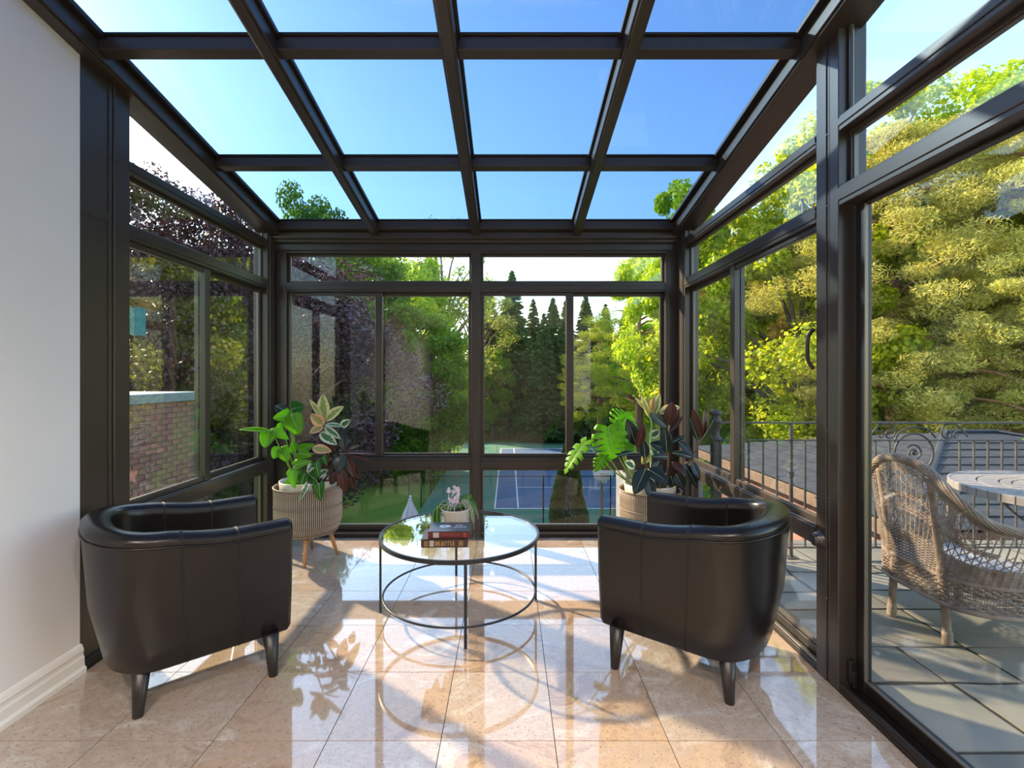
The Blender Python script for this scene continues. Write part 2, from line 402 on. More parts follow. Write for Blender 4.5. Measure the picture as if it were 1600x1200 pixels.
ZL0, ZL1, ZR0, ZR1, ZT0, ZT1 = .088, .621, .726, 2.229, 2.316, 2.58
# ---- back wall
wk = struct('wall_back')
def bpost(x0, x1, z0=0, z1=2.72, name='post'):
    mb = MB().box((x0, YB, z0), (x1, YB+.12, z1), .003)
    mb.box((x0+.018, YB-.006, z0), (x1-.018, YB+.01, z1), .002)
    return mb.build(name, M['bronze'], wk)
bpost(XL-.01, -2.02); bpost(1.422, XR+.02); bpost(-.342, -.255)
for (x0, x1) in ((-2.02, -.342), (-.255, 1.422)):
    for (z0, z1, nm) in ((ZL1, ZR0, 'sill_rail'), (ZR1, ZT0, 'transom_rail')):
        MB().box((x0, YB+.004, z0), (x1, YB+.11, z1), .003).box((x0, YB-.004, z0+.018), (x1, YB+.02, z1-.03), .002).build(nm, M['bronze'], wk)
mb = MB()
mb.box((XL, YB-.004, 2.58), (XR, YB+.12, 2.60), .002).box((XL, YB-.02, 2.60), (XR, YB+.12, 2.655), .004)
mb.box((XL, YB-.012, 2.655), (XR, YB+.12, 2.665), .002).box((XL, YB-.045, 2.665), (XR, YB+.12, 2.715), .006)
mb.build('eave_beam', M['bronze'], wk)
mb = MB().box((-2.02, YB-.004, 0), (1.422, YB+.12, .03), .002).box((-2.02, YB+.02, .03), (1.422, YB+.12, .055), .002).box((-2.02, YB+.045, .055), (1.422, YB+.12, .088), .002)
mb.build('floor_sill', M['bronze_dark'], wk)
MB().box((-2.02, YB+.006, .031), (1.422, YB+.03, .045)).build('sill_strip', M['alum'], wk)
wi = 0
def win(x0, x1, xm):
    global wi
    wi += 1; W = struct('window_%d' % wi)
    frame_rect(W, 'y', YB+.04, .04, x0, x1, ZT0, ZT1, .016, 'transom_frame')
    frame_rect(W, 'y', YB+.04, .04, x0, x1, ZL0, ZL1, .014, 'lower_frame')
    frame_rect(W, 'y', YB+.03, .028, x0, xm+.035, ZR0, ZR1, .026)
    frame_rect(W, 'y', YB+.062, .028, xm-.035, x1, ZR0, ZR1, .026)
    MB().box((xm-.032, YB+.022, ZR0), (xm+.032, YB+.064, ZR1), .003).build('meeting_stile', M['bronze'], W)
    MB().box((x0, YB+.02, ZR0), (x1, YB+.10, ZR0+.012), .001).build('track', M['bronze_dark'], W)
win(-2.02, -.342, -1.187); win(-.255, 1.422, .557)
# ---- side walls
def side(X, sgn, yg0, yg1, ym, W, win_name, near_inner, GL='glass'):
    """X inner plane, sgn outward direction"""
    def bx(nm, y0, y1, z0, z1, x_in=0, x_out=.12, mt='bronze', parent=W, bev=.003):
        return MB().box((X+sgn*x_in, y0, z0), (X+sgn*x_out, y1, z1), bev).build(nm, M[mt], parent)
    for (z0, z1, nm) in ((ZL1, ZR0, 'sill_rail'), (ZR1, ZT0, 'transom_rail'), (2.60, 2.668, 'upper_rail')):
        mb = MB().box((X+sgn*.0, yg0, z0), (X+sgn*.11, yg1, z1), .003)
        mb.box((X-sgn*.006, yg0, z0+.02), (X+sgn*.01, yg1, z1-.012), .002)
        mb.build(nm, M['bronze'], W)
    bx('floor_sill', yg0, YB, 0, .03, 0, .12, 'bronze_dark'); bx('floor_sill_step', yg0, YB, .03, .088, .035, .12, 'bronze_dark')
    bx('sill_strip', yg0, YB, .0301, .042, .006, .03, 'alum')
    bx('corner_post', yg1, YB+.0, 0, 2.75, 0, .12)
    bx('corner_cover', yg1+.03, YB-.02, 0, 2.72, -.008, .01)
    V = struct(win_name)
    gx = X+sgn*.045
    frame_rect(V, 'x', gx, sgn*.03, yg0, yg1, ZL0, ZL1, .014, 'lower_frame', glass=GL)
    frame_rect(V, 'x', gx, sgn*.03, yg0, yg1, ZT0, 2.60, .014, 'transom_frame', glass=GL)
    a, b = (.02, .055) if near_inner else (.055, .02)
    frame_rect(V, 'x', X+sgn*a, sgn*.028, yg0, ym+.04, ZR0, ZR1, .030, glass=GL)
    frame_rect(V, 'x', X+sgn*b, sgn*.028, ym-.04, yg1, ZR0, ZR1, .030, glass=GL)
    MB().box((X+sgn*.014, ym-.032, ZR0), (X+sgn*.08, ym+.032, ZR1), .003).build('meeting_stile', M['bronze'], V)
    # trapezoid light under the rafter
    z0 = 2.668; t0 = rz(yg0)+.01; t1 = rz(yg1)+.01
    x0, x1 = gx, gx+sgn*.006
    pts = [(yg0, z0), (yg1, z0), (yg1, t1), (yg0, t0)]
    MB().add([(x0, y, z) for y, z in pts]+[(x1, y, z) for y, z in pts], [(0,1,2,3),(7,6,5,4),(0,4,5,1),(1,5,6,2),(2,6,7,3),(3,7,4,0)]).build('glass_pane', M['glass'], V)
    bd = MB()
    bd.tube([(gx, yg0+.006, z0), (gx, yg0+.006, t0)], .007, 6).tube([(gx, yg1-.006, z0), (gx, yg1-.006, t1)], .007, 6).tube([(gx, yg0, z0+.006), (gx, yg1, z0+.006)], .007, 6)
    bd.build('glazing_bead', M['alum'], V)
    return V
V3 = side(XL, -1, 2.726, 4.30, 3.47, wl, 'window_3', True, 'sideglass')
wr = struct('wall_right')
V4 = side(XR, 1, 2.438, 4.256, 3.385, wr, 'window_4', True)
# left panel and post
mb = MB().box((XL-.10, WY, 0), (XL, 2.616, rz(2.5)), .002)
mb.build('cover_panel', M['bronze'], wl)
MB().box((XL-.10, 2.616, 0), (XL+.012, 2.726, rz(2.67)+.02), .004).build('post', M['bronze'], wl)
MB().box((XL, 2.590, 0), (XL+.006, 2.612, rz(2.6)), .002).build('panel_edge', M['bronze'], wl)
MB().box((XL, WY+.004, 2.28), (XL+.004, 2.59, 2.33), .002).build('panel_joint', M['bronze'], wl)
MB().box((XL, WY+.002, 0), (XL+.012, 2.62, .05), .003).build('panel_foot', M['bronze_dark'], wl)
mb = MB()
for z in (1.24, 2.25, 2.62):
    for y in (2.602, 2.63, 2.71): mb.lathe([(0,0),(.004,0),(.004,.003),(0,.004)], (XL+.012, y, z), 8)
mb.build('screw', M['gasket'], wl)
MB().box((XL-.012, 2.79, 1.70), (XL-.008, 2.87, 1.86)).build('sticker', noisy('sticker_teal', (.05,.30,.36), (.14,.44,.48), 30, .5), V3)
# right pillar, between window_4 and the sliding door
mb = MB().box((XR, 2.336, 0), (XR+.13, 2.438, rz(2.4)+.02), .003)
mb.box((XR-.006, 2.352, 0), (XR+.02, 2.424, rz(2.4)), .002)
mb.build('pillar', M['bronze'], wr)
MB().box((XR-.002, 2.27, 0), (XR+.13, 2.334, rz(2.3)+.02), .003).build('door_jamb', M['bronze'], wr)
mb = MB()
for z in (.86, 1.20, 2.28, 2.62, .40):
    for y in (2.345, 2.43): mb.box((XR-.009, y-.003, z-.003), (XR-.004, y+.003, z+.003), .001)
mb.build('screw', M['chrome'], wr)
kn = MB()
for (r0, a, b) in ((.040, 0, .012), (.034, .012, .030), (.026, .030, .036)):
    vs = []; 
    for k in range(28): 
        c = 2*PI*k/28; vs.append((XR-.006-a, 2.40+r0*math.cos(c), .665+r0*math.sin(c)))
    for k in range(28):
        c = 2*PI*k/28; vs.append((XR-.006-b, 2.40+r0*.94*math.cos(c), .665+r0*.94*math.sin(c)))
    kn.add(vs, [(k, (k+1) % 28, (k+1) % 28+28, k+28) for k in range(28)]+[tuple(range(28, 56))])
kn.build('round_knob', M['chrome'], wr)
# sash handle of window 4
MB().tube(cr([(XR-.004,2.452,1.50),(XR-.03,2.452,1.54),(XR-.035,2.452,1.60),(XR-.03,2.452,1.66),(XR-.004,2.452,1.70)], 4), .009, 6).build('handle', M['bronze_dark'], V4)
# upper lights and head of the sliding door
DY0, DY1 = .62, 2.27
for (z0, z1, nm) in ((2.60, 2.668, 'upper_rail'), (2.255, 2.345, 'door_head')):
    MB().box((XR, DY0-.1, z0), (XR+.11, DY1, z1), .003).box((XR-.006, DY0-.1, z0+.022), (XR+.01, DY1, z1-.012), .002).build(nm, M['bronze'], wr)
MB().box((XR, -.1, 0), (XR+.13, DY0, 3.42), .003).build('pillar', M['bronze'], wr)
V5 = struct('window_5')
frame_rect(V5, 'x', XR+.045, .04, DY0, DY1, 2.345, 2.60, .018, 'transom_frame')
pts = [(DY0, 2.668), (DY1, 2.668), (DY1, rz(DY1)+.01), (DY0, rz(DY0)+.01)]
MB().add([(XR+.062, y, z) for y, z in pts]+[(XR+.068, y, z) for y, z in pts], [(0,1,2,3),(7,6,5,4),(0,4,5,1),(1,5,6,2),(2,6,7,3),(3,7,4,0)]).build('glass_pane', M['glass'], V5)
MB().tube([(XR+.05, DY1-.012, 2.668), (XR+.05, DY1-.012, rz(DY1))], .011, 8).build('glazing_bead', M['alum'], V5)
D1 = struct('door_1')
MB().box((XR+.0, DY0, 0), (XR+.13, DY1, .022), .002).box((XR, DY0, .022), (XR+.012, DY1, .05), .002).box((XR+.055, DY0, .022), (XR+.062, DY1, .035)).box((XR+.11, DY0, .022), (XR+.13, DY1, .04)).build('track', M['bronze_dark'], D1)
def sash(u0, u1, k, wd=.055):
    mb = MB()
    X0 = XR+k
    mb.box((X0, u0, .03), (X0+.035, u0+wd, 2.25), .003).box((X0, u1-wd, .03), (X0+.035, u1, 2.25), .003)
    mb.box((X0, u0+wd, .03), (X0+.035, u1-wd, .03+.065), .003).box((X0, u0+wd, 2.25-.012), (X0+.035, u1-wd, 2.25), .003)
    s = mb.build('sash_frame', M['bronze_dark'], D1)
    MB().box((X0+.015, u0+wd-.004, .09), (X0+.021, u1-wd+.004, 2.242)).build('glass_pane', M['glass'], s)
    bd = MB().box((X0-.004, u1-wd-.008, .09), (X0+.012, u1-wd, 2.24), .001).box((X0-.004, u0+wd, .09), (X0+.012, u0+wd+.008, 2.24), .001).box((X0-.004, u0+wd, .09), (X0+.012, u1-wd, .098), .001)
    bd.build('glazing_bead', M['alum'], s)
sash(1.425, 2.255, .068); sash(DY0, 1.475, .020)
mb = MB().box((XR+.03, 2.235, .06), (XR+.06, 2.262, .16), .003).box((XR+.035, 2.225, .04), (XR+.055, 2.24, .12), .002)
mb.build('roller_bracket', M['gasket'], D1)

# ---- glass roof
roof = struct('ceiling')
def sloped(x0, x1, y0, y1, o0, o1, name, mt, parent):   # slab following the roof pitch, o = offset above rafter underside
    vs = [(x0,y0,rz(y0)+o0),(x1,y0,rz(y0)+o0),(x1,y1,rz(y1)+o0),(x0,y1,rz(y1)+o0),(x0,y0,rz(y0)+o1),(x1,y0,rz(y0)+o1),(x1,y1,rz(y1)+o1),(x0,y1,rz(y1)+o1)]
    return MB().add(vs, [(0,3,2,1),(4,5,6,7),(0,1,5,4),(1,2,6,5),(2,3,7,6),(3,0,4,7)]).build(name, M[mt], parent, bevel=.003 if name != 'glass_pane' else 0)
RX = [XL-.0, -1.195, -.295, .605, XR]
YE = YB-.02
for i, x in enumerate(RX):
    if 0 < i < 4: a, b = x-.038, x+.038
    elif i == 0: a, b = XL-.10, XL+.075
    else: a, b = XR-.075, XR+.12
    r = sloped(a, b, YR0, YE, 0, .085, 'rafter', 'bronze', roof)
    if i == 0: a2, b2 = XL-.10, XL+.11
    elif i == 4: a2, b2 = XR-.11, XR+.12
    else: a2, b2 = x-.055, x+.055
    sloped(a2, b2, YR0, YE, .085, .112, 'rafter_cap', 'bronze_dark', roof)
    sloped(a+.012, b-.012, YR0, YE, -.012, .002, 'rafter_lip', 'bronze', roof)
PY = [1.50, 2.475, 3.44]
for i in range(4):
    a = RX[i]+(.038 if i else .075); b = RX[i+1]-(.038 if i < 3 else .075)
    for y in PY:
        sloped(a, b, y-.032, y+.032, .035, .10, 'purlin', 'bronze', roof)
        sloped(a, b, y-.045, y+.045, .10, .112, 'purlin_cap', 'bronze_dark', roof)
    sloped(a, b, 4.31, YE, .03, .10, 'eave_trim', 'bronze', roof)
    sloped(a, b, 4.30, YE, .10, .112, 'eave_gasket', 'bronze_dark', roof)
    for y0, y1 in ((YR0, 1.50), (1.50, 2.475), (2.475, 3.44), (3.44, YE)):
        sloped(RX[i]+.02, RX[i+1]-.02, y0, y1, .113, .121, 'glass_pane', 'roofglass', roof)
MB().add([(XL,YE-.06,rz(YE)-.02),(XR,YE-.06,rz(YE)-.02),(XR,YB+.12,rz(YE)-.02),(XL,YB+.12,rz(YE)-.02),(XL,YE-.06,rz(YE)+.035),(XR,YE-.06,rz(YE)+.035),(XR,YB+.12,rz(YE)+.035),(XL,YB+.12,rz(YE)+.035)],
   [(0,3,2,1),(4,5,6,7),(0,1,5,4),(1,2,6,5),(2,3,7,6),(3,0,4,7)]).build('eave_plate', M['bronze'], roof, bevel=.003)

# ceiling downlights of the house room (seen only as reflections)
for i, (x, y) in enumerate(((-1.0,-.2),(.4,-.2),(-.35,-1.4),(-1.2,-2.6),(.5,-2.6))):
    t = tag(empty('downlight', (x, y, 2.75)), None, 'ceiling light', 'round downlights in the white ceiling of the room behind')
    t['label'] = 'round white downlight in the plaster ceiling behind the glass roof'
    MB().lathe([(.055,0),(.062,-.006),(.045,-.008),(.043,0)], n=24).build('ring', M['trim'], t)
    lm = bpy.data.materials.get('lamp_glow') or mat('lamp_glow', (1,1,1))
    BS(lm).inputs['Emission Color'].default_value = (1,.86,.66,1); BS(lm).inputs['Emission Strength'].default_value = 60
    MB().lathe([(0,-.003),(.043,-.003)], n=24).build('bulb', lm, t)
    ld = bpy.data.lights.new('downlight_lamp', 'SPOT'); ld.energy = 80; ld.spot_size = math.radians(150); ld.spot_blend = .6; ld.shadow_soft_size = .05; ld.color = (1,.88,.74)
    lo = bpy.data.objects.new('downlight_lamp', ld); COL.objects.link(lo); lo.parent = t; lo.location = (0,0,-.02)

# ================================================================= ARMCHAIRS
def tub_chair(name, label, loc, ang, mirror=1):
    t = tag(empty(name, (*loc, 0), ang), label, 'armchair', 'pair of dark leather tub chairs')
    HW, XF, XB = .375, .36, -.42
    def plan(u, k=0.0, sc_=0.0):
        """u 0..1 along the U; k inward offset"""
        hw = HW-sc_; xb = XB+sc_*1.9
        c = -.12
        La = (XF-c); Lb = 1.62*((hw+abs(xb-c))/2); tot = 2*La+Lb
        s = u*tot
        if s < La: p = Vector((XF-s, -hw)); n = Vector((0, 1))
        elif s > La+Lb: p = Vector((c+(s-La-Lb), hw)); n = Vector((0, -1))
        else:
            a = (s-La)/Lb*PI
            ex = 2/2.6
            ca, sa = math.cos(a), math.sin(a)
            p = Vector((c-abs(sa)**ex*abs(xb-c), -hw*math.copysign(abs(ca)**ex, ca)))
            n = Vector((sa**1.2*abs(1/ max(abs(xb-c), .1)), math.copysign(abs(ca)**1.2, ca)/hw)).normalized()
        return p+n*k
    def top(u):
        b = max(0, 1-abs(u-.5)/.36); b = b*b*(3-2*b)
        return .752+.072*b
    NU = 72; zb = .192; th = .105
    ring = []
    def section(u):
        z1 = top(u); pts = []
        for z, k, s_ in ((zb, .02, .040), (zb+.015, .003, .038), (zb+.12, 0, .028), (.45, 0, .012), (z1-.055, 0, 0), (z1-.035, -.004, 0)):
            p = plan(u, k, s_); pts.append((p.x, p.y, z))
        for a in (160, 130, 100, 75, 50, 20):
            c = math.radians(a); p = plan(u, th/2-math.cos(PI-c)*(th/2+.006), 0); pts.append((p.x, p.y, z1-.034+.036*math.sin(c)))
        for z, k in ((z1-.06, th-.002), (.55, th+.01), (.36, th+.015)):
            p = plan(u, k, 0); pts.append((p.x, p.y, z))
        return pts
    vs = []; fs = []; ns = len(section(0))
    for i in range(NU+1): vs += section(i/NU)
    for i in range(NU):
        for j in range(ns-1): fs.append((i*ns+j, i*ns+j+1, (i+1)*ns+j+1, (i+1)*ns+j))
    # arm fronts, slightly bulged
    for i, s_ in ((0, 1), (NU, -1)):
        loop = [vs[i*ns+j] for j in range(ns)]
        p_in = (loop[-1][0], loop[-1][1], zb); loop = loop+[p_in]
        base = len(vs); m = len(loop); cxm = sum(p[1] for p in loop)/m; czm = sum(p[2] for p in loop)/m
        vs += loop; vs += [(p[0]+.014, cxm+(p[1]-cxm)*.80, czm+(p[2]-czm)*.955) for p in loop]
        for j in range(m):
            q = (base+j, base+(j+1) % m, base+m+(j+1) % m, base+m+j); fs.append(q)
        fs.append(tuple(base+m+j for j in range(m)))
    sh = MB().add(vs, fs).build('shell', M['leather'], t, smooth=True)
    # stitched seams and piping
    pip = MB(); pth = [];
    for i in range(NU+1):
        p = plan(i/NU, -.004, 0); pth.append((p.x, p.y, top(i/NU)-.052))
    pip.tube(pth, .0045, 6); pip.build('piping', M['leather'], sh, smooth=True)
    sm = MB()
    for u in (.15, .295, .705, .85):
        sm.tube([Vector(q)+Vector((0,0,0)) for q in section(u)], .0024, 5)
        sm.tube([Vector(q) for q in section(u+.004)], .0012, 4)
    tag(sm.build('seam', M['seam'], sh, smooth=True), kind='stuff')
    # front rail below the cushion, underside, cushion
    iw = HW-th-.012
    MB().box((-.02, -iw-.02, zb), (XF-.015, iw+.02, .315), .02).build('front_rail', M['leather'], t, smooth=False)
    poly = [plan(i/30, .03, .04) for i in range(31)]
    MB().prism([(p.x, p.y) for p in poly], zb+.002, zb+.02).build('underside', M['seam'], t)
    cu = MB()
    nx, ny = 14, 14; vs = []; 
    for s_ in (1, -1):
        for i in range(nx+1):
            for j in range(ny+1):
                a = -1+2*i/nx; b = -1+2*j/ny
                ed = (1-abs(a)**6)*(1-abs(b)**6); h = .062*ed**.35 if ed > 0 else 0
                rx = 1 if a > 0 else 1-.0*abs(a)
                bb_ = b*(1-.35*max(0, -a)**3)
                vs.append((.07+a*.32*rx, bb_*iw, .378+s_*h))
    k2 = (nx+1)*(ny+1)
    fs = []
    for i in range(nx):
        for j in range(ny):
            q = (i*(ny+1)+j, (i+1)*(ny+1)+j, (i+1)*(ny+1)+j+1, i*(ny+1)+j+1); fs.append(q); fs.append(tuple(k2+v for v in q[::-1]))
    cu.add(vs, fs).build('seat_cushion', M['leather'], t, smooth=True)
    for (x, y) in ((.28, -.335), (.28, .335), (-.22, -.265), (-.22, .265)):
        vs = []
        for z, r in ((0, .019), (.004, .021), (.21, .036)):
            for k in range(16):
                c = 2*PI*k/16; q = .8; cx_ = math.copysign(abs(math.cos(c))**q, math.cos(c)); cy_ = math.copysign(abs(math.sin(c))**q, math.sin(c))
                vs.append((x+cx_*r+(0 if z > .1 else (.012 if x > 0 else -.012)), y+cy_*r, z))
        fs = [(i*16+k, i*16+(k+1) % 16, (i+1)*16+(k+1) % 16, (i+1)*16+k) for i in range(2) for k in range(16)]+[tuple(range(16))[::-1], tuple(32+k for k in range(16))]
        MB().add(vs, fs).build('leg', M['legwood'], t, smooth=True)
    return t
def place_corner(near_front, ang, side_):   # centre so that the near front corner sits at near_front
    a = Vector((math.cos(ang), math.sin(ang))); n = Vector((math.sin(ang), -math.cos(ang)))*side_
    c = Vector(near_front)-a*.36-n*.375
    return c
AL = math.radians(41); AR = math.radians(180-38)
cl = place_corner((-1.075, 2.41), AL, 1); crr = place_corner((.455, 2.47), AR, -1)
tub_chair('tub_armchair', 'dark leather tub armchair standing by the white wall and its skirting board', cl, AL)
tub_chair('tub_armchair', 'dark leather tub armchair standing by the window wall with the patio beyond', crr, AR)

# ================================================================= COFFEE TABLE
tb = tag(empty('coffee_table', (-.31, 3.12, 0)), 'round glass coffee table on a thin black steel frame with a lower ring', 'table')
ct = [(math.cos(2*PI*k/96), math.sin(2*PI*k/96)) for k in range(96)]
def band(r0, r1, z0, z1):
    n = 96; vs = []
    for (r, z) in ((r0,z0),(r1,z0),(r1,z1),(r0,z1)): vs += [(c*r, s*r, z) for c, s in ct]
    fs = [(a*n+k, a*n+(k+1) % n, ((a+1) % 4)*n+(k+1) % n, ((a+1) % 4)*n+k) for a in range(4) for k in range(n)]
    return MB().add(vs, fs)
band(.490, .502, .452, .476).build('top_ring', M['blacksteel'], tb)
MB().prism([(c*.489, s*.489) for c, s in ct], .462, .472).build('glass_top', M['tableglass'], tb)
MB().tube([(c*.478, s*.478, .105) for c, s in ct], .0065, 8, closed=True).build('lower_ring', M['blacksteel'], tb, smooth=True)
for a in (10, 99, 190, 279):
    c, s = math.cos(math.radians(a)), math.sin(math.radians(a))
    lg = MB(); d = Vector((c, s, 0)); e = Vector((-s, c, 0))
    vs = []
    for z in (0, .452):
        for (i, j) in ((-1,-1),(1,-1),(1,1),(-1,1)): vs.append(d*(.493+i*.0065)+e*j*.0085+Vector((0,0,z)))
    lg.add(vs, [(0,3,2,1),(4,5,6,7),(0,1,5,4),(1,2,6,5),(2,3,7,6),(3,0,4,7)])
    lg.build('leg', M['blacksteel'], tb)
TZ = .4725
def book(name, label, c, wx, wy, h, z, mats, grp='books stacked on the coffee table'):
    t = tag(empty(name, (*c, z), math.radians(2)), label, 'book', grp)
    a, b = wx/2, wy/2; e = .003
    MB().box((-a+.004, -b+.006, e), (a-.005, b-.005, h-e), .001).build('pages', M['paper'], t)
    cv = MB().box((-a, -b, 0), (a, b, e), .001).box((-a, -b, h-e), (a, b, h), .001).box((-a, -b, 0), (a, -b+.005, h), .001)
    cv.build('cover', mats, t); return t
b1 = book('lower_book', 'thick brown hardback with gold spine print, lower of the two on the table', (-.377, 2.935), .268, .205, .047, TZ, M['cover_brown'])
b2 = book('upper_book', 'maroon hardback with a dark slate cover face, upper of the two on the table', (-.352, 2.945), .245, .185, .038, TZ+.047, M['cover_maroon'])
MB().box((-.118,-.088,.038), (.118,.088,.0388)).build('cover_face', M['cover_dark'], b2)
pr = MB()
pr.prism([(-.035+.030*math.cos(2*PI*k/20)*(1.25 if math.cos(2*PI*k/20) > 0 else 1), .01+.026*math.sin(2*PI*k/20)) for k in range(20)], .0389, .0393)
pr.box((.005,-.012,.0389), (.012,-.004,.0393))
for row, yy in enumerate((.024, -.012)):
    for k in range(5 if row else 3):
        x = .025+k*.015+(.008 if not row else 0)
        pr.box((x, yy-.014, .0389), (x+.004, yy+.012, .0393)).box((x, yy+.008, .0389), (x+.011, yy+.012, .0393)).box((x+.004, yy-.003, .0389), (x+.009, yy+.001, .0393))
pr.build('cover_print', M['print_pale'], b2)
MB().prism([(-.036+.008*math.cos(2*PI*k/12), .012+.008*math.sin(2*PI*k/12)) for k in range(12)], .0393, .0396).build('cover_print_dot', M['cover_dark'], b2)
MB().box((-.092,-.0932,.004), (-.058,-.0925,.034)).build('spine_label', M['label_grey'], b2)
sp = MB().box((-.045,-.0932,.016), (.06,-.0925,.019)).box((-.045,-.0932,.024), (.03,-.0925,.026)).box((.085,-.0932,.006), (.10,-.0925,.032))
sp.build('spine_print', mat('red_print', (.28,.05,.04), .5), b2)
sp = MB()
random.seed(3)
x = -.052
while x < .058:
    wd_ = random.uniform(.008, .013); k = random.random()
    sp.box((x, -.1032, .010), (x+.003, -.1022, .036)).box((x, -.1032, .032 if k > .3 else .010), (x+wd_-.002, -.1022, .036 if k > .3 else .014))
    if k > .5: sp.box((x+wd_-.005, -.1032, .010), (x+wd_-.002, -.1022, .036))
    x += wd_+.002
for (x, s_) in ((-.115, .020), (.085, .022)):
    sp.box((x, -.1032, .010), (x+s_, -.1022, .013)).box((x, -.1032, .033), (x+s_, -.1022, .036)).box((x, -.1032, .013), (x+.003, -.1022, .033)).box((x+s_-.003, -.1032, .013), (x+s_, -.1022, .033)).box((x+.008, -.1032, .018), (x+s_-.008, -.1022, .028))
tag(sp.build('spine_print', M['gold'], b1), kind='stuff')
MB().box((-.085,-.1032,.006), (-.06,-.1022,.04)).build('spine_label', M['label_grey'], b1)

# ================================================================= HOUSE PLANTS
def leaf_mesh(length, width, shape='oval', fold=.25, droop=.3, wave=0, nu=14, nv=4, splits=0):
    """leaf along +y from the origin, normal +z"""
    vs = []; side_ = []; fs = []
    def hw(t):
        if shape == 'oval': return math.sin(PI*min(1, t**.85))**.75
        if shape == 'heart': return (min(1, .55+t*3.2) if t < .16 else 1)*max(0, (1-t))**.62*1.12 if t > .0 else .5
        if shape == 'lance': return math.sin(PI*t**.8)**.9
        if shape == 'round': return math.sin(PI*min(1, t**.62))**.55
        return 1
    for i in range(nu+1):
        t = i/nu; y = length*t
        h = max(hw(t), .012)*width/2
        if shape == 'heart' and t < .16: y -= 0
        z0 = -droop*length*t*t
        for j in range(-nv, nv+1):
            s = j/nv; hh = h
            back = 0
            if shape == 'heart': back = -length*.16*abs(s)**1.5*max(0, 1-t*4)
            vs.append((s*hh, y+back, z0+fold*abs(s)*hh+wave*math.sin(t*9+abs(s)*3)*abs(s)*hh)); side_.append(abs(s)*.85+.15*abs(2*t-1)**2)
    k = 2*nv+1
    for i in range(nu):
        for j in range(2*nv):
            fs.append((i*k+j, i*k+j+1, (i+1)*k+j+1, (i+1)*k+j))
    return vs, fs, side_
def monstera_mesh(length, width, droop=.25, fold=.12, nl=6):
    """heart-shaped leaf with deep side slits, each lobe a strip"""
    vs = []; fs = []; sd_ = []
    def hw(t): return math.sin(PI*(.13+.86*t**.8))
    for s in (-1, 1):
        rows = []
        nt = nl*8
        for i in range(nt+1):
            t = i/nt; ph = (t*nl) % 1
            h = hw(t)*width/2
            slit = abs(ph-.5)*2                         # 1 at slit, 0 mid-lobe
            cut = 1.0 if slit < .62 else 1.0-.72*((slit-.62)/.38)**.45
            if t > .93: cut = max(.05, (1-t)/.07)
            row = []
            for j in range(6):
                q = j/5*cut; x = s*h*q
                y = length*(t-.24*q*max(0, 1-2.5*t)+.16*q*q*min(1, t*2.2)*(1-t))
                z = -droop*length*(y/length)**2+fold*h*q-.20*h*q*q*q
                row.append(len(vs)); vs.append((x, y, z)); sd_.append(q)
            rows.append(row)
        for i in range(nt):
            for j in range(5):
                q = (rows[i][j], rows[i][j+1], rows[i+1][j+1], rows[i+1][j]); fs.append(q if s > 0 else q[::-1])
    return vs, fs, sd_
def orient(base, tip, nhint):
    y = (Vector(tip)-Vector(base)); ln = y.length; y.normalize()
    n = Vector(nhint); n = (n-y*n.dot(y)); n = n.normalized() if n.length > .05 else Vector((0,0,1)); x = y.cross(n)
    mt = Matrix(((x.x,y.x,n.x,base[0]),(x.y,y.y,n.y,base[1]),(x.z,y.z,n.z,base[2]),(0,0,0,1)))
    return mt, ln
def add_leaf(parent, base, tip, width, mt, shape='oval', n=(0,-1,.5), droop=.12, fold=.22, rib='rib_pale', wave=0, label=None):
    mx, ln = orient(base, tip, n); ln *= 1+droop*.3
    if shape == 'monstera': vs, fs, sd_ = monstera_mesh(ln, width, droop, fold)
    else: vs, fs, sd_ = leaf_mesh(ln, width, shape, fold, droop, wave)
    me = bpy.data.meshes.new('leaf'); me.from_pydata(vs, [], fs); me.update()
    me.polygons.foreach_set('use_smooth', [True]*len(fs))
    at = me.attributes.new('side', 'FLOAT', 'POINT'); at.data.foreach_set('value', sd_)
    o = obj('leaf', me, M[mt], parent); o.matrix_local = mx
    so = o.modifiers.new('thickness', 'SOLIDIFY'); so.thickness = .0012; so.offset = 0
    rb = MB().tube([(0, ln*t, -droop*ln*t*t+.0012) for t in [k/8 for k in range(8)]], [.0022*(1-.09*k) for k in range(8)], 5)
    rb.build('midrib', M[rib], o, smooth=True)
    return o
def stemtube(parent, pts, r0, r1, mt, name='stem'):
    c = cr(pts, 5); n = len(c)
    return MB().tube(c, [r0+(r1-r0)*i/(n-1) for i in range(n)], 7).build(name, M[mt], parent, smooth=True)
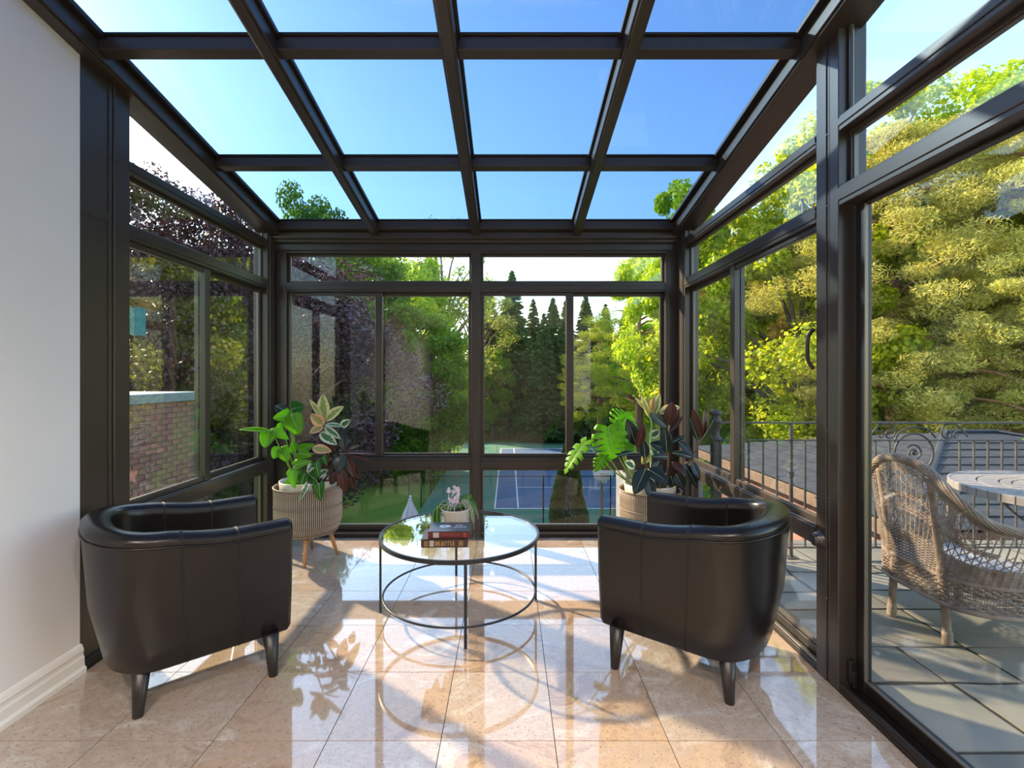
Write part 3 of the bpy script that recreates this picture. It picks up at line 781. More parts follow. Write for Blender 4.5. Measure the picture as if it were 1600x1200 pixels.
def planter(name, label, cx, cy, r, zt, zb_, leg_ang, legs=4):
    t = tag(empty(name, (cx, cy, 0)), label, 'planter', 'round rattan planters in the back corners')
    def rad(z):
        u = (z-zb_)/(zt-zb_); return r*(1 if u > .35 else 1-.16*(1-u/.35)**2)
    # backing + slats
    MB().lathe([(rad(zb_)-.012, zb_), *[(rad(zb_+(zt-zb_)*k/8)-.008, zb_+(zt-zb_)*k/8) for k in range(1, 9)]], n=48).build('basket_lining', M['rattan_gap'], t, smooth=True)
    MB().lathe([(0, zb_+.004), (rad(zb_)-.008, zb_+.002)], n=32).build('basket_base', M['rattan_band'], t)
    ns = 112
    sl_me = MB().tube([(rad(zb_+(zt-zb_)*k/8), 0, zb_+(zt-zb_)*k/8) for k in range(9)], .0048, 5).mesh('slat', True); sl_me.materials.append(M['rattan'])
    for k in range(ns):
        o = obj('slat', sl_me, None, t); o.rotation_euler.z = 2*PI*k/ns
    for zz in (zt, zt-.005, zb_+(zt-zb_)*.60, zb_+(zt-zb_)*.22, zb_+.012, zb_+.03):
        MB().tube([(math.cos(2*PI*k/64)*(rad(zz)+.005), math.sin(2*PI*k/64)*(rad(zz)+.005), zz) for k in range(64)], .0045 if zz < zt-.001 else .006, 6, closed=True).build('hoop', M['rattan_band'], t, smooth=True)
    for k in range(legs):
        a = math.radians(leg_ang+360/legs*k); d = Vector((math.cos(a), math.sin(a), 0))
        MB().tube([d*(r*.60)+Vector((0,0,zb_+.012)), d*(r*.88)], [.020, .012], 12).build('leg', M['oak'], t, smooth=True)
    # inner pot
    MB().lathe([(r*.70, zb_+.03), (r*.84, zt-.02), (r*.86, zt+.045), (r*.83, zt+.047), (r*.81, zt+.0)], n=48).build('liner_pot', M['cream'], t, smooth=True)
    MB().lathe([(0, zt+.008), (r*.5, zt+.012), (r*.815, zt+.002)], n=32).build('soil', M['soil'], t, smooth=True)
    return t
pl = planter('rattan_planter', 'round slatted rattan planter on honey wooden legs, behind the armchair by the white wall', -1.62, 3.96, .255, .585, .215, -75)
pR = planter('rattan_planter', 'round slatted rattan planter with cream pot, partly hidden behind the window-side armchair', 1.13, 3.92, .235, .56, .20, -60)
def plant(name, label, cat='plant', grp=None):
    return tag(empty(name, (0,0,0)), label, cat, grp)
C0 = Vector((-1.62, 3.96, .60))
# --- left planter: split-leaf philodendron
ph = plant('monstera', 'lime green young monstera leaning left in the rattan planter by the white wall')
for (b, t_, wd, sh, mt_, n, dr) in (
    (P(455,647,3.92), P(466,677,3.86), .155, 'round', 'h_lime', (.1,-1,.2), .12),
    (P(455,640,4.0), P(474,634,4.05), .13, 'round', 'h_green', (0,-1,.4), .1),
    (P(450,645,4.02), P(430,634,4.02), .09, 'round', 'h_dark', (0,-1,.4), .1),
    (P(452,650,3.95), P(428,652,3.9), .12, 'heart', 'h_lime', (0,-1,.35), .2),
    (P(440,660,3.95), P(434,676,3.9), .06, 'lance', 'h_lime', (1,-1,0), .2),
    (P(426,676,3.8), P(376,668,3.72), .09, 'oval', 'h_lime', (0,-.35,1), .08),
    (P(424,671,3.8), P(412,698,3.74), .135, 'round', 'h_lime', (-.1,-1,.3), .1),
    (P(424,670,3.8), P(448,684,3.76), .08, 'lance', 'h_lime', (0,-1,.6), .18),
    (P(437,698,3.85), P(427,716,3.8), .09, 'round', 'h_lime', (0,-1,.3), .1),
    (P(440,698,3.85), P(449,720,3.8), .105, 'round', 'h_lime', (0,-1,.25), .1),
    (P(462,704,3.9), P(456,690,3.9), .09, 'heart', 'h_lime', (0,-1,.3), .1),
    (P(470,704,3.92), P(490,694,3.92), .10, 'heart', 'h_lime', (0,-1,.5), .1),
    (P(466,708,3.86), P(486,712,3.84), .10, 'heart', 'h_lime', (0,-1,.5), .1),
    (P(460,728,3.84), P(484,720,3.8), .09, 'heart', 'h_lime', (0,-1,.6), .15)):
    add_leaf(ph, b, t_, wd, mt_, sh, n, dr)
    stemtube(ph, [Vector((random.uniform(-1.66,-1.70), random.uniform(3.90,3.98), .58)), (C0+b)/2+Vector((-.03, -.02, -.02)), b], .006, .0035, 'stem', 'petiole')
# --- pothos
po = plant('pothos', 'heart leaved pothos with green and pale leaves at the rim of the left planter pot')
for (b, t_, wd, mt_, n) in (
    (P(457,736,3.74), P(459,762,3.70), .088, 'h_lime', (.1,-1,.1)), (P(498,756,3.74), P(500,781,3.70), .10, 'h_green', (0,-1,.25)),
    (P(494,724,3.80), P(498,745,3.76), .075, 'h_green', (0,-1,.1)), (P(488,727,3.80), P(480,738,3.76), .06, 'h_pale', (0,-1,.4)),
    (P(480,758,3.72), P(466,784,3.68), .055, 'h_pale', (-.4,-1,0)), (P(504,714,3.85), P(511,727,3.82), .06, 'h_green', (0,-1,.3)),
    (P(452,752,3.80), P(446,768,3.76), .05, 'h_lime', (0,-1,.2)), (P(475,742,3.82), P(470,760,3.78), .09, 'h_green', (0,-1,.3)),
    (P(484,742,3.84), P(495,752,3.80), .09, 'h_green', (0,-1,.6)), (P(470,735,3.88), P(462,748,3.86), .08, 'h_green', (0,-1,.5)),
    (P(500,742,3.86), P(512,734,3.86), .07, 'h_pale', (0,-1,.7)), (P(466,752,3.82), P(476,768,3.76), .07, 'h_green', (0,-1,.3))):
    add_leaf(po, b, t_, wd, mt_, 'heart', n, .1, .2)
    stemtube(po, [Vector((-1.60+random.uniform(-.06,.08), 3.88, .59)), (Vector((-1.6,3.88,.62))+b)/2+Vector((0,0,.04)), b], .003, .002, 'stem', 'petiole')
# --- variegated rubber plant
vf = plant('variegated_rubber_plant', 'cream and green variegated rubber plant rising above the left rattan planter')
top_ = P(507,660,3.92)
stemtube(vf, [Vector((-1.55,4.0,.58)), P(494,700,3.95), top_], .008, .005, 'stem_dark')
for (b, t_, wd, mt_, n) in (
    (P(508,656,3.92), P(503,617,3.93), .105, 'h_cream', (0,-1,.1)), (P(506,656,3.92), P(484,624,3.90), .045, 'h_cream', (.5,-1,0)),
    (P(509,657,3.92), P(534,635,3.88), .085, 'h_cream', (0,-1,.5)), (P(506,664,3.9), P(486,648,3.84), .095, 'h_pink', (0,-1,.2)),
    (P(505,666,3.9), P(484,676,3.84), .07, 'h_pink', (0,-1,.5)), (P(508,664,3.92), P(534,664,3.86), .055, 'h_pale', (0,-.6,1)),
    (P(507,667,3.9), P(531,684,3.84), .055, 'h_pale', (.3,-1,.7)), (P(500,676,3.9), P(524,693,3.82), .085, 'h_pale', (0,-1,.7)),
    (P(488,700,3.88), P(516,704,3.84), .08, 'h_pink', (0,-1,.6)), (P(532,668,4.0), P(546,656,4.0), .07, 'h_pale', (0,-1,.4))):
    add_leaf(vf, b, t_, wd, mt_, 'oval', n, .1, .28)
# --- burgundy rubber plant
bf = plant('burgundy_rubber_plant', 'dark burgundy rubber plant leaning right out of the left rattan planter')
hub = P(536,708,3.86)
stemtube(bf, [Vector((-1.52,3.95,.585)), P(514,740,3.9), hub], .009, .006, 'stem_dark')
stemtube(bf, [Vector((-1.53,3.95,.585)), P(510,720,3.9), P(520,690,3.92)], .008, .005, 'stem_dark')
for (b, t_, wd, mt_, n) in (
    (P(538,706,3.88), P(533,668,3.9), .075, 'h_dark', (.2,-1,.1)), (P(539,706,3.86), P(560,693,3.84), .04, 'h_wine', (0,-.6,1)),
    (P(540,708,3.86), P(584,704,3.80), .05, 'h_wine', (0,-.5,1)), (P(540,709,3.86), P(577,715,3.78), .05, 'h_wine', (0,-.7,1)),
    (P(536,710,3.8), P(526,736,3.74), .11, 'h_dark', (0,-1,.5)), (P(540,712,3.84), P(553,744,3.80), .07, 'h_wine', (.4,-1,.1)),
    (P(532,730,3.82), P(538,768,3.76), .09, 'h_wine', (0,-1,.1)), (P(528,698,3.9), P(520,672,3.92), .06, 'h_dark', (0,-1,.3)),
    (P(524,704,3.9), P(508,690,3.9), .09, 'h_wine', (0,-1,.6)), (P(520,716,3.88), P(504,730,3.84), .08, 'h_wine', (0,-1,.4)),
    (P(542,716,3.88), P(560,748,3.86), .07, 'h_wine', (0,-1,.2)), (P(512,704,3.94), P(530,716,3.92), .10, 'h_dark', (0,-1,.4)),
    (P(526,738,3.9), P(516,756,3.86), .08, 'h_wine', (0,-1,.3)), (P(548,744,3.9), P(552,764,3.88), .06, 'h_wine', (0,-1,.2))):
    add_leaf(bf, b, t_, wd, mt_, 'oval', n, .16, .22, 'rib_dark')
# --- right planter
mr_ = plant('monstera', 'large split leaved monstera glowing lime green in the planter by the window wall')
for (b, t_, wd, n, dr) in (
    (P(950,668,3.62), P(958,716,3.55), .27, (-.15,-1,.25), .12), (P(962,668,3.85), P(1002,690,3.8), .25, (0,-1,.6), .2),
    (P(968,665,3.95), P(985,645,3.95), .26, (0,-1,.2), .1), (P(916,690,3.60), P(879,728,3.5), .16, (-.6,-.6,.8), .25),
    (P(948,708,3.66), P(931,732,3.56), .12, (-.3,-1,.5), .2), (P(975,688,3.8), P(995,706,3.76), .14, (0,-1,.6), .15)):
    add_leaf(mr_, b, t_, wd, 'h_lime', 'monstera', n, dr, .12)
    stemtube(mr_, [Vector((1.04,3.86,.56)), (Vector((1.0,3.8,.62))+b)/2+Vector((-.02,0,-.03)), b], .007, .004, 'stem', 'petiole')
rb_ = plant('rubber_plant', 'dark blue green rubber plant with broad leaves in the planter by the window wall')
h1, h2, h3 = P(1000,700,3.72), P(1044,690,3.85), P(1097,684,3.80)
S0 = Vector((1.13, 3.90, .56))
stemtube(rb_, [S0, P(1012,735,3.8), h1], .009, .005, 'stem_dark'); stemtube(rb_, [S0, P(1042,740,3.88), h2, P(1046,664,3.86)], .009, .005, 'stem_dark')
stemtube(rb_, [S0+Vector((.05,0,0)), P(1064,740,3.85), h3], .009, .005, 'stem_dark')
for (b, t_, wd, mt_, n) in (
    (P(994,696,3.72), P(981,656,3.70), .10, 'h_dark', (-.1,-1,.2)), (P(995,700,3.7), P(1007,664,3.66), .08, 'h_wine', (.2,-1,0)),
    (P(1045,664,3.86), P(1051,629,3.84), .115, 'h_wine', (0,-1,0)), (P(1042,668,3.86), P(1018,646,3.82), .085, 'h_dark', (-.1,-1,.5)),
    (P(1048,674,3.88), P(1070,648,3.9), .035, 'h_wine', (.6,-1,.4)), (P(1042,708,3.78), P(1040,669,3.74), .095, 'h_dark', (0,-1,.05)),
    (P(1008,716,3.74), P(1006,688,3.70), .08, 'h_dark', (.1,-1,.2)), (P(994,706,3.7), P(958,711,3.62), .055, 'h_dark', (0,-.5,1)),
    (P(1044,714,3.8), P(1020,712,3.72), .065, 'h_dark', (0,-.7,.8)), (P(1012,733,3.66), P(1042,750,3.58), .115, 'h_dark', (0,-1,.7)),
    (P(1009,732,3.66), P(992,770,3.56), .12, 'h_dark', (-.2,-1,.4)), (P(1012,746,3.66), P(1020,782,3.6), .09, 'h_dark', (.1,-1,.1)),
    (P(1050,692,3.9), P(1070,680,3.92), .05, 'h_dark', (0,-.7,.8)), (P(1046,704,3.86), P(1018,692,3.84), .10, 'h_dark', (0,-1,.5)),
    (P(1050,708,3.84), P(1084,712,3.78), .08, 'h_dark', (0,-.6,1)), (P(1060,690,3.88), P(1082,709,3.84), .07, 'h_dark', (.2,-1,.6)),
    (P(1096,684,3.8), P(1083,640,3.78), .075, 'h_wine', (-.2,-1,0)), (P(1098,684,3.8), P(1104,641,3.82), .06, 'h_wine', (.4,-1,0)),
    (P(1092,690,3.8), P(1076,652,3.78), .045, 'h_dark', (-.8,-1,.1)), (P(1098,684,3.8), P(1119,654,3.78), .045, 'h_dark', (.8,-1,.2)),
    (P(1080,720,3.8), P(1094,750,3.74), .07, 'h_dark', (.2,-1,.5)), (P(1068,724,3.8), P(1092,762,3.76), .085, 'h_dark', (.2,-1,.2)),
    (P(1050,722,3.8), P(1070,738,3.74), .07, 'h_wine', (0,-1,.6)), (P(1030,720,3.82), P(1020,744,3.78), .09, 'h_dark', (0,-1,.3)),
    (P(1056,740,3.84), P(1068,764,3.8), .10, 'h_dark', (0,-1,.2)), (P(1036,742,3.84), P(1030,766,3.8), .11, 'h_dark', (0,-1,.2)),
    (P(992,730,3.8), P(978,722,3.76), .08, 'h_pale', (0,-1,.6)), (P(1048,744,3.86), P(1056,768,3.84), .10, 'h_dark', (0,-1,.3))):
    add_leaf(rb_, b, t_, wd, mt_, 'oval', n, .1, .2, 'rib_dark' if mt_ == 'h_wine' else 'rib_pale')
cv = plant('variegated_rubber_plant', 'pale cream variegated rubber plant standing tall behind the dark leaves by the window wall')
stemtube(cv, [S0+Vector((-.02,.06,0)), P(1017,740,3.98), P(1016,690,4.0), P(1018,662,4.0), P(1012,646,4.0)], .009, .005, 'rib_pale')
for (b, t_, wd, mt_, n) in (
    (P(1014,652,4.0), P(1004,619,3.98), .05, 'h_cream', (.3,-1,0)), (P(1014,650,4.0), P(1012,620,4.02), .04, 'h_cream', (-.5,-1,0)),
    (P(1018,652,4.0), P(1032,616,4.02), .07, 'h_cream', (0,-1,.1)), (P(1018,646,4.0), P(1022,620,3.97), .05, 'h_pink', (0,-1,.1)),
    (P(1008,640,4.0), P(994,621,3.98), .03, 'h_cream', (.3,-1,.3)), (P(1030,646,3.98), P(1062,634,4.0), .09, 'h_cream', (0,-1,.7)),
    (P(1016,684,4.0), P(1030,672,4.0), .07, 'h_pale', (0,-1,.4)), (P(1016,706,4.0), P(1004,724,3.96), .08, 'h_cream', (0,-1,.4)), (P(1018,700,4.0), P(1030,716,3.96), .07, 'h_pale', (0,-1,.3))):
    add_leaf(cv, b, t_, wd, mt_, 'oval', n, .12, .3)
# --- orchid
orc = tag(empty('potted_orchid', (-.345, 3.16, TZ)), 'small pink orchid with trailing roots in a pale pot on the coffee table', 'plant')
MB().lathe([(0,0),(.070,0),(.074,.004),(.092,.135),(.096,.14),(.090,.142),(.084,.125)], n=40).build('pot', M['potwhite'], orc, smooth=True)
MB().lathe([(0,.128),(.05,.13),(.086,.122)], n=24).build('bark_chips', M['soil'], orc, smooth=True)
for (b, t_, wd, n) in (((-.03,0,.135), (-.12,-.03,.155), .07, (0,-1,.8)), ((-.11,-.03,.155), (-.125,-.04,.0), .075, (-.8,-1,.1)),
    ((.02,0,.135), (.10,.02,.22), .085, (0,-1,.5)), ((.08,.02,.20), (.125,.0,.08), .08, (.5,-1,.2)), ((0,0,.14), (.05,-.06,.175), .06, (0,-.5,1)), ((-.01,.02,.14), (-.07,-.06,.12), .055, (0,-.7,1))):
    add_leaf(orc, b, t_, wd, 'h_green', 'oval', n, .15, .2)
random.seed(11)
rt = []
for k in range(26):
    a = random.uniform(-PI, 0) if k % 3 else random.uniform(-.6, .6); r1 = random.uniform(.08, .14); d = Vector((math.cos(a), math.sin(a)*.6, 0))
    pts = [(d*.02)+Vector((0,0,.135)), d*r1*.6+Vector((0,0,.17+random.uniform(-.01,.03))), d*r1+Vector((0,0,.13)), d*(r1+.01)+Vector((0,0,random.uniform(.01,.11)))]
    MB().tube(cr(pts, 5), .0016, 5).build('aerial_root', M['root'], orc, smooth=True)
MB().tube(cr([(0,0,.13),(-.01,-.02,.20),(.012,-.01,.29),(.0,0,.40)], 6), .0022, 6).build('flower_spike', M['stem_dark'], orc, smooth=True)
MB().tube([(.03,.01,.13),(.012,.0,.42)], .0018, 5).build('support_stick', M['stem_dark'], orc)
fm = MB()
for q in range(5):
    a = 2*PI*q/5; fm.add([(0,0,0),(math.cos(a-.5)*.009,-.003,math.sin(a-.5)*.009),(math.cos(a)*.015,-.001,math.sin(a)*.015),(math.cos(a+.5)*.009,-.003,math.sin(a+.5)*.009)], [(0,1,2,3)])
fme = fm.mesh('flower'); fme.materials.append(M['petal'])
for k in range(38):
    z = random.uniform(.16, .285); o = obj('flower', fme, None, orc)
    o.location = (random.uniform(-.035, .03)*(1.2-.5*abs(z-.25)/.1)-.005, random.uniform(-.05,.0), z); o.rotation_euler = (random.uniform(-.7,.7), random.uniform(0,6), random.uniform(-.9,.9)); o.scale = [random.uniform(.75,1.2)]*3

# ================================================================= PATIO
PZ = -.08
pat = struct('patio')
MB().box((XR+.14, -1.2, -6.4), (12, 4.55, PZ-.03)).build('terrace_body', M['brick'], pat)
MB().box((XR+.13, -1.2, PZ-.03), (12, 4.55, PZ-.0045)).build('joint_bed', M['joint'], pat)
random.seed(21)
def stones(x0, x1, y0, y1, out, depth=0):
    w_, h_ = x1-x0, y1-y0
    if (w_ < .80 and h_ < .55) or depth > 7 or (w_*h_ < .30 and w_ < .95): out.append((x0,x1,y0,y1)); return
    k = random.uniform(.36, .64)
    if w_ > h_*1.25: stones(x0, x0+w_*k, y0, y1, out, depth+1); stones(x0+w_*k, x1, y0, y1, out, depth+1)
    else: stones(x0, x1, y0, y0+h_*k, out, depth+1); stones(x0, x1, y0+h_*k, y1, out, depth+1)
st = []; stones(XR+.14, 6.6, .3, 4.5, st)
for (a, b, c, d) in st:
    e = .011; j = lambda: random.uniform(-.006, .006)
    poly = [(a+e+j(), c+e+j()), ((a+b)/2+j()*2, c+e+j()), (b-e+j(), c+e+j()), (b-e+j(), (c+d)/2+j()), (b-e+j(), d-e+j()), ((a+b)/2, d-e+j()*2), (a+e+j(), d-e+j()), (a+e+j(), (c+d)/2)]
    cx_, cy_ = (a+b)/2, (c+d)/2
    o = MB().prism([(x-cx_, y-cy_) for x, y in poly], -.03, 0).build('flagstone', M['stone'], pat)
    o.location = (cx_, cy_, PZ+random.uniform(-.001, .001)); o.rotation_euler = (random.uniform(-.001,.001), random.uniform(-.001,.001), 0)
MB().box((XR+.14, 4.5, -.25), (12, 4.62, PZ), .01).build('edge_kerb', M['stone'], pat)
ms = tag(empty('moss_tuft', P(1367,941,2.0+1.26)), 'small bright green moss tuft in the patio joint beside the wicker chair', 'moss')
ms.location = (2.33, 3.12+.2, PZ)
random.seed(5); mb = MB()
for k in range(160):
    a = random.uniform(0, 6.28); r = random.uniform(0, .06); x, y = r*math.cos(a)*1.5, r*math.sin(a); h = random.uniform(.008, .025)
    mb.add([(x-.003,y,0),(x+.003,y,0),(x+random.uniform(-.008,.008),y+random.uniform(-.008,.008),h)], [(0,1,2)])
mb.build('blade', M['moss'], ms)['kind'] = 'stuff'

# railing -----------------------------------------------------------
YRL = 4.16
ral = tag(empty('iron_railing', (0, YRL, PZ)), 'black wrought iron railing with scrollwork along the patio edge', 'railing')
zt, z2, zb_ = 1.07-PZ, .92-PZ, .01-PZ
def bar(a, b, r=.009, name='rail', n=6): return MB().tube([a, b], r, n).build(name, M['iron'], ral)
MB().box((1.78,-.02,zt-.008), (8,.02,zt+.006), .003).build('handrail', M['iron'], ral)
MB().box((1.78,-.012,z2-.005), (8,.012,z2+.005), .002).build('rail', M['iron'], ral)
MB().box((1.78,-.012,zb_-.006), (8,.012,zb_+.006), .002).build('rail', M['iron'], ral)
pk_me = MB().box((-.007,-.007,zb_), (.007,.007,z2), .001).mesh('picket'); pk_me.materials.append(M['iron'])
x = 1.80; scroll_x0, scroll_x1 = 3.30, 3.76; i = 0
posts = []
x0_ = (1170-795)/F*YRL
k = -2
while True:
    x = x0_+k*.1195; k += 1
    if x > 7.9: break
    if scroll_x0 < x < scroll_x1: continue
    px = 795+x/YRL*F
    if k % 10 == 4:
        mb = MB().box((x-.012,-.012,0), (x+.012,.012,zt), .002).lathe([(.012,-.03),(.026,-.018),(.018,-.008),(.03,0),(.018,.008),(.026,.018),(.012,.03)], (x,0,zt*.62), 12)
        mb.box((x-.05,-.04,0), (x+.05,.04,.012), .003).build('post', M['iron'], ral)
    else:
        o = obj('picket', pk_me, None, ral); o.location.x = x
def spiral(cx_, cz_, r0, turns, a0, dr=-1, rend=.15):
    n = int(20*turns)+1
    return [(cx_+r0*(1-(1-rend)*i/(n-1))*math.cos(a0+dr*2*PI*turns*i/(n-1)), 0, cz_+r0*(1-(1-rend)*i/(n-1))*math.sin(a0+dr*2*PI*turns*i/(n-1))) for i in range(n)]
def rp(px, py): q = P(px, py, YRL); return (q.x, 0, q.z-PZ)
for side_ in (0,):
    c = rp(1428, 708); rr_ = .165
    MB().tube([(c[0]+rr_*math.cos(a), 0, c[2]+rr_*math.sin(a)) for a in [2*PI*k/40 for k in range(40)]], .009, 6, closed=True).build('scroll_ring', M['iron'], ral, smooth=True)
    MB().tube(spiral(c[0], c[2], .075, 1.6, 2.4, -1, .15), .008, 6).build('scroll', M['iron'], ral, smooth=True)
    MB().lathe([(0,-.02),(.016,-.012),(.02,0),(.016,.012),(0,.02)], c, 12).build('scroll_boss', M['iron'], ral, smooth=True)
    MB().tube(cr([rp(1398,690), rp(1405,676), rp(1425,668), rp(1448,670), rp(1462,684)], 6), .008, 6).build('scroll_arch', M['iron'], ral, smooth=True)
for (x0p, mir) in ((1358, 1), (1512, -1)):
    def mp(px, py): return rp(x0p+mir*px, py)
    MB().tube(cr([mp(0,682), mp(12,668), mp(24,662), mp(36,665), mp(41,675), mp(37,683), mp(29,684), mp(26,677), mp(31,673), mp(34,677)], 5), .0075, 6).build('scroll', M['iron'], ral, smooth=True)
    MB().tube(cr([mp(10,674), mp(17,674), mp(22,679), mp(19,684), mp(15,680)], 5), .006, 6).build('scroll', M['iron'], ral, smooth=True)
# newel with a finial at the corner
nw = tag(empty('newel_post', (1.80, YRL+.1, PZ)), 'dark iron newel post with a rounded finial beyond the plants at the railing corner', 'post')
MB().box((-.035,-.035,0), (.035,.035,.98), .004).build('shaft', M['iron'], nw)
MB().lathe([(.03,.98),(.05,.99),(.05,1.01),(.028,1.03),(.035,1.10),(.055,1.13),(.05,1.17),(.03,1.20),(.055,1.215),(.05,1.24),(.0,1.26)], n=16).build('finial', M['iron'], nw, smooth=True)
# stone pier outside the back window
pr_ = tag(empty('stone_pier', (1.70, 5.6, -6.3)), 'pale grey stone pier outside the back window behind the planter', 'pier')
MB().box((-.42,-.25,0), (.42,.25,6.72), .01).build('shaft', M['stonepier'], pr_)
MB().box((-.47,-.30,6.72), (.47,.30,6.80), .015).build('cap', M['stonepier'], pr_)

# ================================================================= WICKER CHAIR
wc = tag(empty('wicker_armchair', (2.72, 2.98, PZ)), 'weathered woven wicker armchair on the flagstones beside the mosaic table', 'chair')
O_ = Vector((2.68, 2.98, PZ))
rim = [Vector(p)-O_ for p in ((3.02,3.40,.33),(3.05,3.42,.56),(2.98,3.42,.62),(2.70,3.42,.645),(2.52,3.39,.69),(2.42,3.32,.80),(2.37,3.18,.925),(2.355,3.0,.965),(2.36,2.82,.93),(2.385,2.68,.82),(2.47,2.59,.70),(2.60,2.555,.652),(2.80,2.54,.64),(3.0,2.54,.62),(3.06,2.55,.56),(3.03,2.57,.33))]
rimc = cr(rim, 8)
strands = []
rb = MB()
for k in range(10):      # twisted strands forming the thick rim
    pts = []
    for i, p in enumerate(rimc):
        q = rimc[min(i+1, len(rimc)-1)]-rimc[max(i-1, 0)]; q.normalize()
        xx = q.cross(Vector((.3,.2,1))).normalized(); yy = q.cross(xx)
        a = 2*PI*k/10+i*.30
        pts.append(p+(xx*math.cos(a)+yy*math.sin(a))*.019)
    rb.tube(pts, .0068, 5)
rb.build('rim', M['wicker'], wc, smooth=True)
ringp = [Vector(p)-O_ for p in ((3.03,3.36,.33),(2.85,3.40,.33),(2.62,3.38,.33),(2.47,3.28,.33),(2.42,3.15,.33),(2.415,3.0,.33),(2.415,2.85,.33),(2.45,2.70,.33),(2.60,2.60,.33),(2.85,2.58,.33),(3.03,2.60,.33))]
ringc = cr(ringp, 8)
def samp(c, u):
    f = u*(len(c)-1); i = min(int(f), len(c)-2); return c[i].lerp(c[i+1], f-i)
ua, ub = .17, .83
def surf(u, v):         # v 0 seat ring .. 1 rim
    a = samp(ringc, .03+.94*u); b = samp(rimc, .10+.80*u)
    p = a.lerp(b, v); return p
lat = MB(); ns = 54
for k in range(ns+1):
    u = k/ns
    lat.tube([surf(u, v) for v in (0,.25,.5,.75,1)], .0035, 4)
lat.build('spoke', M['wicker'], wc)
wv = MB()
def weave(v0, v1, rows, amp=.006, u0=0, u1=1):
    for r_ in range(rows):
        v = v0+(v1-v0)*r_/max(1, rows-1); pts = []; m = ns*2
        for i in range(int(m*u0), int(m*u1)+1):
            u = i/m; p = surf(u, v); nrm = (p-Vector((.12,0,p.z))); nrm.z = 0; nrm.normalize()
            pts.append(p+nrm*amp*(1 if (i+r_) % 2 else -1)*(1 if i % 2 else .2))
        wv.tube(pts, .004, 4)
weave(0, .30, 22); weave(.50, .56, 4, u0=.22, u1=.78); weave(.88, .97, 6, u0=.2, u1=.8); weave(.64,.66,2,u0=.28,u1=.72)
wv.build('weave', M['wicker'], wc)
dm = MB()               # crossed lattice
for k in range(34):
    for sg in (-1, 1):
        u = k/33; u2 = u+sg*.055
        if 0 <= u2 <= 1: dm.tube([surf(u, .30), surf((u+u2)/2, .42), surf(u2, .56)], .003, 4)
        if .25 < u < .75: dm.tube([surf(u, .56), surf(u2, .74), surf(u, .90)], .003, 4)
dm.build('lattice', M['wicker'], wc)
ap = MB(); full = ringc+[ringc[0]]; 
fr = cr([ringp[-1], Vector((.37,.0,.33-.0)), ringp[0]], 8); loop = ringc+fr[1:-1]
m = len(loop)
for k in range(0, m*2):
    p = loop[(k//2) % m].lerp(loop[(k//2+1) % m], (k % 2)/2); ap.tube([p, p+Vector((0,0,-.15))], .003, 4)
for r_ in range(9):
    z = -.012*r_ if r_ < 5 else -.07-.02*(r_-5)
    ap.tube([p+Vector((p.x*.02*(-1)**(i+r_), p.y*.02*(-1)**(i+r_), z+(.006*math.sin(i*.9) if r_ > 5 else 0))) for i, p in enumerate(loop)], .0055, 4, closed=True)
for zz in (0, -.155): ap.tube([p+Vector((0,0,zz)) for p in loop], .013, 7, closed=True)
ap.build('apron', M['wicker'], wc)
seat = [(p.x*.95, p.y*.95) for p in loop]
MB().prism(seat, .395, .41).build('seat', noisy('bleached_wicker', (.42,.41,.42), (.56,.55,.56), 9, .7, .6, bscale=90), wc)
def wleg(a, b, nm='leg'):
    a, b = Vector(a), Vector(b); lg = MB(); n = int((a-b).length/.0085); pts = [a.lerp(b, i/n) for i in range(n+1)]
    lg.tube(pts, [.021+.0025*(i % 2)+(.005 if i < 9 else 0) for i in range(n+1)], 8)
    return lg.build(nm, M['wicker'], wc, smooth=True)
for a, b in (((2.43,3.16,-.0),(2.435,3.14,.33)), ((2.49,2.82,0),(2.44,2.80,.33)), ((3.05,3.36,0),(3.02,3.35,.33)), ((3.06,2.60,0),(3.03,2.61,.33))):
    a = Vector(a); b = Vector(b)
    wleg(Vector((a.x, a.y, PZ))-O_, b-O_)
wleg(Vector((2.435,3.16,.30))-O_, Vector((2.385,3.20,.86))-O_, 'back_post'); wleg(Vector((2.44,2.80,.30))-O_, Vector((2.375,2.80,.86))-O_, 'back_post')

# ================================================================= MOSAIC TABLE
mt_ = tag(empty('mosaic_table', (3.75, 3.2, PZ)), 'round grey stone mosaic patio table on scrolled iron legs, cut by the frame edge', 'table')
RT, ZT = .66, .80
MB().lathe([(0,ZT-.05),(RT-.02,ZT-.05),(RT-.02,ZT-.008),(0,ZT-.008)], n=64).build('table_core', M['mosaic_dark'], mt_)
rings = [(0,.06,6),(.065,.125,14),(.13,.19,22),(.195,.255,30),(.26,.32,36),(.325,.385,40),(.39,.50,44),(.505,.645,36)]
for (r0, r1, n) in rings:
    me = None
    for k in range(n):
        if me is None:
            vs = []; q = 3; da = 2*PI/n; gap = .004
            for z in (-.007, 0):
                for (r, s_) in ((r0+.003, 1), (r1-.003, -1)):
                    for i in range(q+1):
                        f = i/q if s_ > 0 else 1-i/q
                        rr = max(r, .004); g2 = min(gap/rr, da*.3); a = g2+(da-2*g2)*f; vs.append((rr*math.cos(a), rr*math.sin(a), z))
            c_ = len(vs)//2
            me = MB().add(vs, [tuple(range(c_))[::-1], tuple(range(c_, 2*c_))]+[(i, (i+1) % c_, (i+1) % c_+c_, i+c_) for i in range(c_)]).mesh('mosaic_stone'); me.materials.append(M['mosaic'])
        o = obj('mosaic_stone', me, None, mt_); o.location = (0,0,ZT+random.uniform(0,.001)); o.rotation_euler.z = 2*PI*k/n+r0*9
me = MB().box((RT-.02,-.036,-.05), (RT,.036,.004), .003).mesh('edge_stone'); me.materials.append(M['mosaic'])
